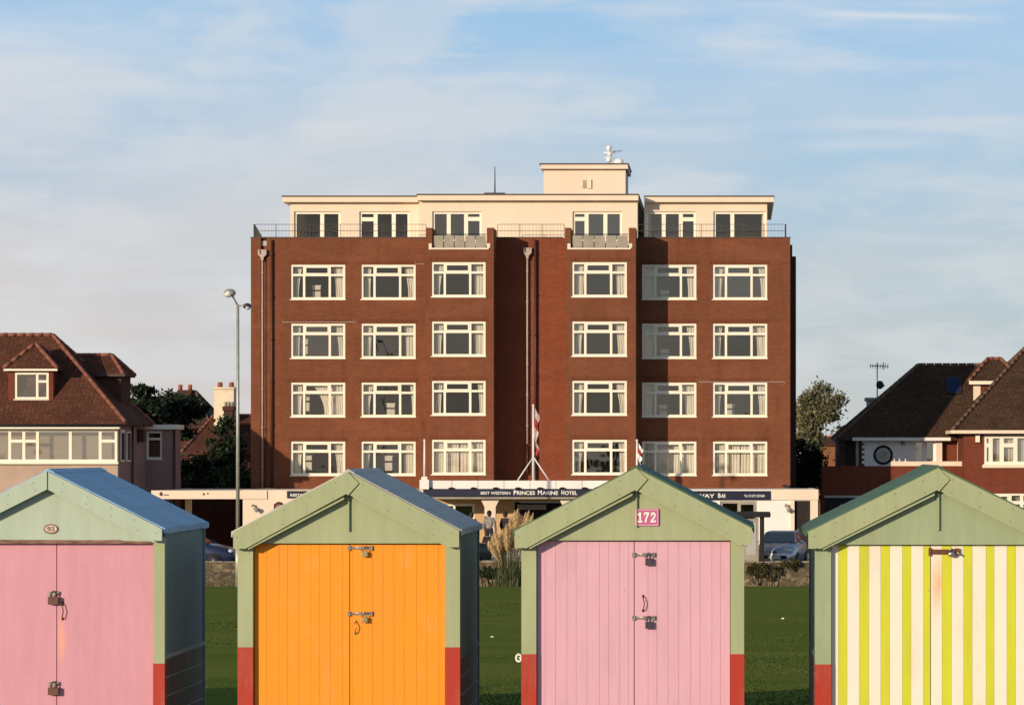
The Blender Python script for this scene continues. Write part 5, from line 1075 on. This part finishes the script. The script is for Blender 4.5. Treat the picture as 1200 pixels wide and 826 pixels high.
# ------------------------------------------------------------------ cars
def car(label, loc, rotz, paintm, group=None, length=4.1, width=1.72, height=1.47, boot=False):
    t = thing('parked_car', label, 'car', loc, group); o = Vector(loc); hw = width/2
    def place(m):   # local coordinates -> world before build (rotation is set on the empty)
        m.v = [(v[0]+o.x, v[1]+o.y, v[2]+o.z) for v in m.v]; return m
    # body loft: stations along y (front at -y)
    st = [(-2.05,.30,.52,.70,.55),(-2.00,.22,.66,.82,.70),(-1.85,.20,.76,.93,.80),(-1.3,.18,.90,.99,.88),(-.95,.18,.97,1.0,.90),(.2,.18,.98,1.,.92),(1.3,.20,.98,1.,.92),(1.85,.24,.98,.95,.86),(2.02,.30,.92,.88,.78),(2.06,.36,.80,.84,.74)]
    m = MB(); m.smooth = True; ring = 14; vs = []
    for y, zb, ztp, wl, wt in st:
        a = hw*wl; b_ = hw*wt; zm = zb+(ztp-zb)*.55
        half = [(0,zb),(a*.8,zb),(a*.96,zb+.06),(a,zm),(a*.985,zm+(ztp-zm)*.5),(b_,ztp-.03),(b_*.85,ztp),(0,ztp+.025)]
        pr = half+[(-px_, pz) for px_, pz in half[-2:0:-1]]
        vs += [(p[0], y, p[1]) for p in pr]
    n = len(half)*2-2; fs = [(i*n+k, i*n+(k+1)%n, (i+1)*n+(k+1)%n, (i+1)*n+k) for i in range(len(st)-1) for k in range(n)]
    fs += [tuple(range(n-1,-1,-1)), tuple(range((len(st)-1)*n, len(st)*n))]
    m.add(vs, fs); body = place(m).build('body', paintm, t)
    # greenhouse
    zb, zt = .97, height; b0 = (-.98, hw*.86); r0 = (-.28, hw*.68); r1 = (1.05, hw*.68); b1 = (1.88, hw*.82)
    if boot: r1 = (.45, hw*.68); b1 = (1.05, hw*.84)
    def ptf(y, x, z): return (x, y, z)
    m = MB(); G = [(-b0[1],b0[0],zb),(b0[1],b0[0],zb),(b1[1],b1[0],zb),(-b1[1],b1[0],zb)]; T = [(-r0[1],r0[0],zt-.05),(r0[1],r0[0],zt-.05),(r1[1],r1[0],zt-.05),(-r1[1],r1[0],zt-.05)]
    m.add(G+T, [(0,1,5,4)]); place(m).build('windscreen', 'carglass', t)
    m = MB(); m.add(G+T, [(2,3,7,6)]); place(m).build('rear_window', 'carglass', t)
    
    for q_ in ((1,2,6,5),(3,0,4,7)): m = MB(); m.add(G+T, [q_]); place(m).build('side_window', 'carglass', t)
    m = MB(); m.add([(v[0]*1.01, v[1], v[2]) for v in T]+[(v[0]*.9, v[1]+(.05 if v[1] < .3 else -.05), v[2]+.055) for v in T], [(0,1,5,4),(1,2,6,5),(2,3,7,6),(3,0,4,7),(4,5,6,7),(3,2,1,0)])
    for i in range(4): m.tube([G[i], T[i]], .035, 6)
    for s_ in (-1, 1): m.tube([(s_*hw*.85, .35, zb), (s_*hw*.68, .35, zt-.05)], .03, 6)
    m.smooth = False; place(m).build('roof', paintm, t)
    m = MB(); m.box(-.6, .6, .2, .9, .5, 1.15); place(m).build('seats', 'black', t, bevel=.08)
    for s_ in (-1, 1):
        for yy in (-1.28, 1.28):
            m = MB(); m.tube([(s_*(hw-.2), yy, .31), (s_*(hw+.01), yy, .31)], .31, 18); wh = place(m).build('wheel', 'tyre', t)
            m = MB(); m.tube([(s_*(hw+.005), yy, .31), (s_*(hw+.02), yy, .31)], .19, 14); place(m).build('rim', 'steel', wh)
        m = MB(); m.ball((s_*hw*.62, -1.90, .69), (.21,.14,.09), 10, 6); place(m).build('headlight', 'lampglass', t)
        m = MB(); m.ball((s_*hw*.74, 1.97, .80), (.12,.1,.14), 10, 6); place(m).build('tail_light', 'lampred', t)
        m = MB(); m.ball((s_*(hw+.07), -.72, 1.02), (.11,.07,.075), 10, 6); place(m).build('door_mirror', paintm, t)
    m = MB(); m.box(-.5, .5, -2.085, -1.98, .36, .50); place(m).build('grille', 'black', t, bevel=.02)
    m = MB(); m.ball((0,-2.02,.63), (.09,.05,.05), 8, 6); place(m).build('bonnet_badge', 'steel', t)
    m = MB(); m.box(-.26,.26,-2.10,-2.087,.37,.48); place(m).build('number_plate', 'plate', t)
    m = MB(); m.box(-.26,.26,2.065,2.08,.62,.74); place(m).build('number_plate', 'plate', t)
    m = MB(); m.tube([(-.55,-1.0,.99),(.05,-.93,1.03)], .012, 5); m.tube([(.05,-1.0,.99),(.6,-.93,1.03)], .012, 5); place(m).build('wiper', 'black', t)
    t.rotation_euler.z = rotz
    return t
car('silver hatchback parked behind the wall near the striped hut', (X(916,128.5), 128.9, -1.97), R(-9), 'carsilver', height=1.43)
car('dark blue car with its bonnet showing beside the rose pink hut', (X(221,127), 127., -1.97), R(84), 'carblue', height=1.4)
car('black car with a red tail light half hidden behind the orange hut', (X(514,127), 127.2, -1.97), R(-78), 'carblack', height=1.4, boot=True)

# ------------------------------------------------------------------ people
def skin_mesh(verts, edges, radii, levels=2):
    me = bpy.data.meshes.new('skin'); me.from_pydata(verts, edges, []); o = bpy.data.objects.new('skin', me); COL.objects.link(o)
    md = o.modifiers.new('s', 'SKIN'); 
    for i, v in enumerate(me.skin_vertices[0].data): v.radius = (radii[i], radii[i]); v.use_root = (i == 0)
    sb = o.modifiers.new('u', 'SUBSURF'); sb.levels = levels; sb.render_levels = levels
    dg = bpy.context.evaluated_depsgraph_get(); dg.update(); r = bpy.data.meshes.new_from_object(o.evaluated_get(dg))
    out = ([tuple(v.co) for v in r.vertices], [tuple(p.vertices) for p in r.polygons])
    bpy.data.objects.remove(o); bpy.data.meshes.remove(me); bpy.data.meshes.remove(r); return out
def person(label, loc, rot, top, legs, h=1.7, armbend=.15, stride=.1, longcoat=False):
    t = thing('person', label, 'person', loc, 'people outside the hotel porch'); k = h/1.72; o = Vector(loc)
    V, E, Rd = [], [], []
    def v(p, r, par=None):
        V.append((p[0]*k, p[1]*k, p[2]*k)); Rd.append(r*k)
        if par is not None: E.append((par, len(V)-1))
        return len(V)-1
    pel = v((0,0,.93), .12); wst = v((0,0,1.1), .12, pel); chs = v((0,.01,1.30), .15, wst); nk0 = v((0,.01,1.44), .075, chs); nk = v((0,-.005,1.52), .052, nk0); hd0 = v((0,-.015,1.58), .085, nk); hd = v((0,-.02,1.65), .088, hd0)
    for s_ in (-1, 1):
        hp = v((s_*.09,0,.88), .09, pel); kn = v((s_*.10,-.02+s_*stride*.5,.48), .06, hp); an = v((s_*.10,.03+s_*stride,.08), .04, kn); v((s_*.115,-.12+s_*stride,.03), .035, an)
        sh = v((s_*.18,.01,1.40), .06, chs); el = v((s_*.245,.03,1.13), .043, sh); wr = v((s_*.25,-armbend,.90), .028, el); pm = v((s_*.25,-armbend-.03,.83), .03, wr)
    vs, fs = skin_mesh(V, E, Rd)
    m = MB(); m.smooth = True; m.add(vs, fs)
    hz0 = 0
    for s_ in (-1, 1):   # fingers and thumb, nose and ears
        for q, L in enumerate((.062,.072,.066,.052)): a = (s_*.25*k, (-armbend-.055+q*.018)*k, .82*k); m.tube([a, (a[0]-s_*.006, a[1]-.008, a[2]-L*.55*k), (a[0]-s_*.018, a[1]-.012, a[2]-L*k)], [.009,.008,.006], 6)
        m.tube([(s_*.25*k,(-armbend-.06)*k,.86*k),(s_*.235*k,(-armbend-.085)*k,.83*k),(s_*.23*k,(-armbend-.09)*k,.80*k)], [.010,.009,.007], 6)
        m.ball((s_*.088*k, -.01*k, 1.625*k), (.012,.02,.03), 6, 5); m.ball((s_*.032*k, -.10*k, 1.645*k), (.013,.006,.009), 6, 5)
    m.ball((0, -.112*k, 1.615*k), (.014,.02,.022), 6, 5); m.ball((0,-.098*k,1.575*k), (.026,.008,.008), 6, 5)
    m.v = [(a+o.x, b_+o.y, c+o.z) for a, b_, c in m.v]; m.build('body', 'skin', t)
    # clothing follows the body a little outside it
    def shell(name, mat, idx, grow):
        ids = [i for i in range(len(V)) if idx(i)]; mp = {a: b_ for b_, a in enumerate(ids)}
        vs, fs = skin_mesh([V[i] for i in ids], [(mp[a], mp[b_]) for a, b_ in E if a in mp and b_ in mp], [Rd[i]+grow for i in ids], 2)
        m = MB(); m.smooth = True; m.add([(a+o.x, b_+o.y, c+o.z) for a, b_, c in vs], fs); m.build(name, mat, t)
    up = {pel, wst, chs, nk0, 7+4, 7+5, 7+12, 7+13}; up |= {7+6, 7+14}
    shell('top', top, lambda i: i in up, .022); 
    low = {pel, wst, 7, 8, 9, 7+8, 7+9, 7+10}
    shell('trousers', legs, lambda i: i in low, .014)
    m = MB(); m.ball((o.x, o.y+.022*k, o.z+1.672*k), (.105*k,.115*k,.105*k), 14, 10); m.ball((o.x, o.y+.06*k, o.z+1.60*k), (.088*k,.06*k,.10*k), 12, 8); m.build('hair', 'hair', t)
    for s_ in (-1, 1): m = MB(); m.ball((o.x+s_*.108*k, o.y-.05*k+s_*stride*k, o.z+.04), (.05,.135,.045), 10, 7); m.build('shoe', 'black', t)
    t.rotation_euler.z = rot
    return t
person('person in a grey checked shirt, seen from behind at the porch column', (X(573.5,135.8), 135.8, -1.6), R(170), 'shirt', 'trousers', 1.74)
person('person in dark clothes standing right of the grey shirted person', (X(592.5,136.2), 136.2, -1.6), R(150), 'coat', 'trousers', 1.70)
person('dark haired person mostly hidden behind the orange hut roof', (X(552.5,136.2), 136.2, -1.6), R(200), 'coat', 'trousers', 1.66)
person('shorter dark haired person on the street in front of the grey shirt', (X(571,133.8), 133.8, -2.0), R(190), 'coat', 'trousers', 1.30)
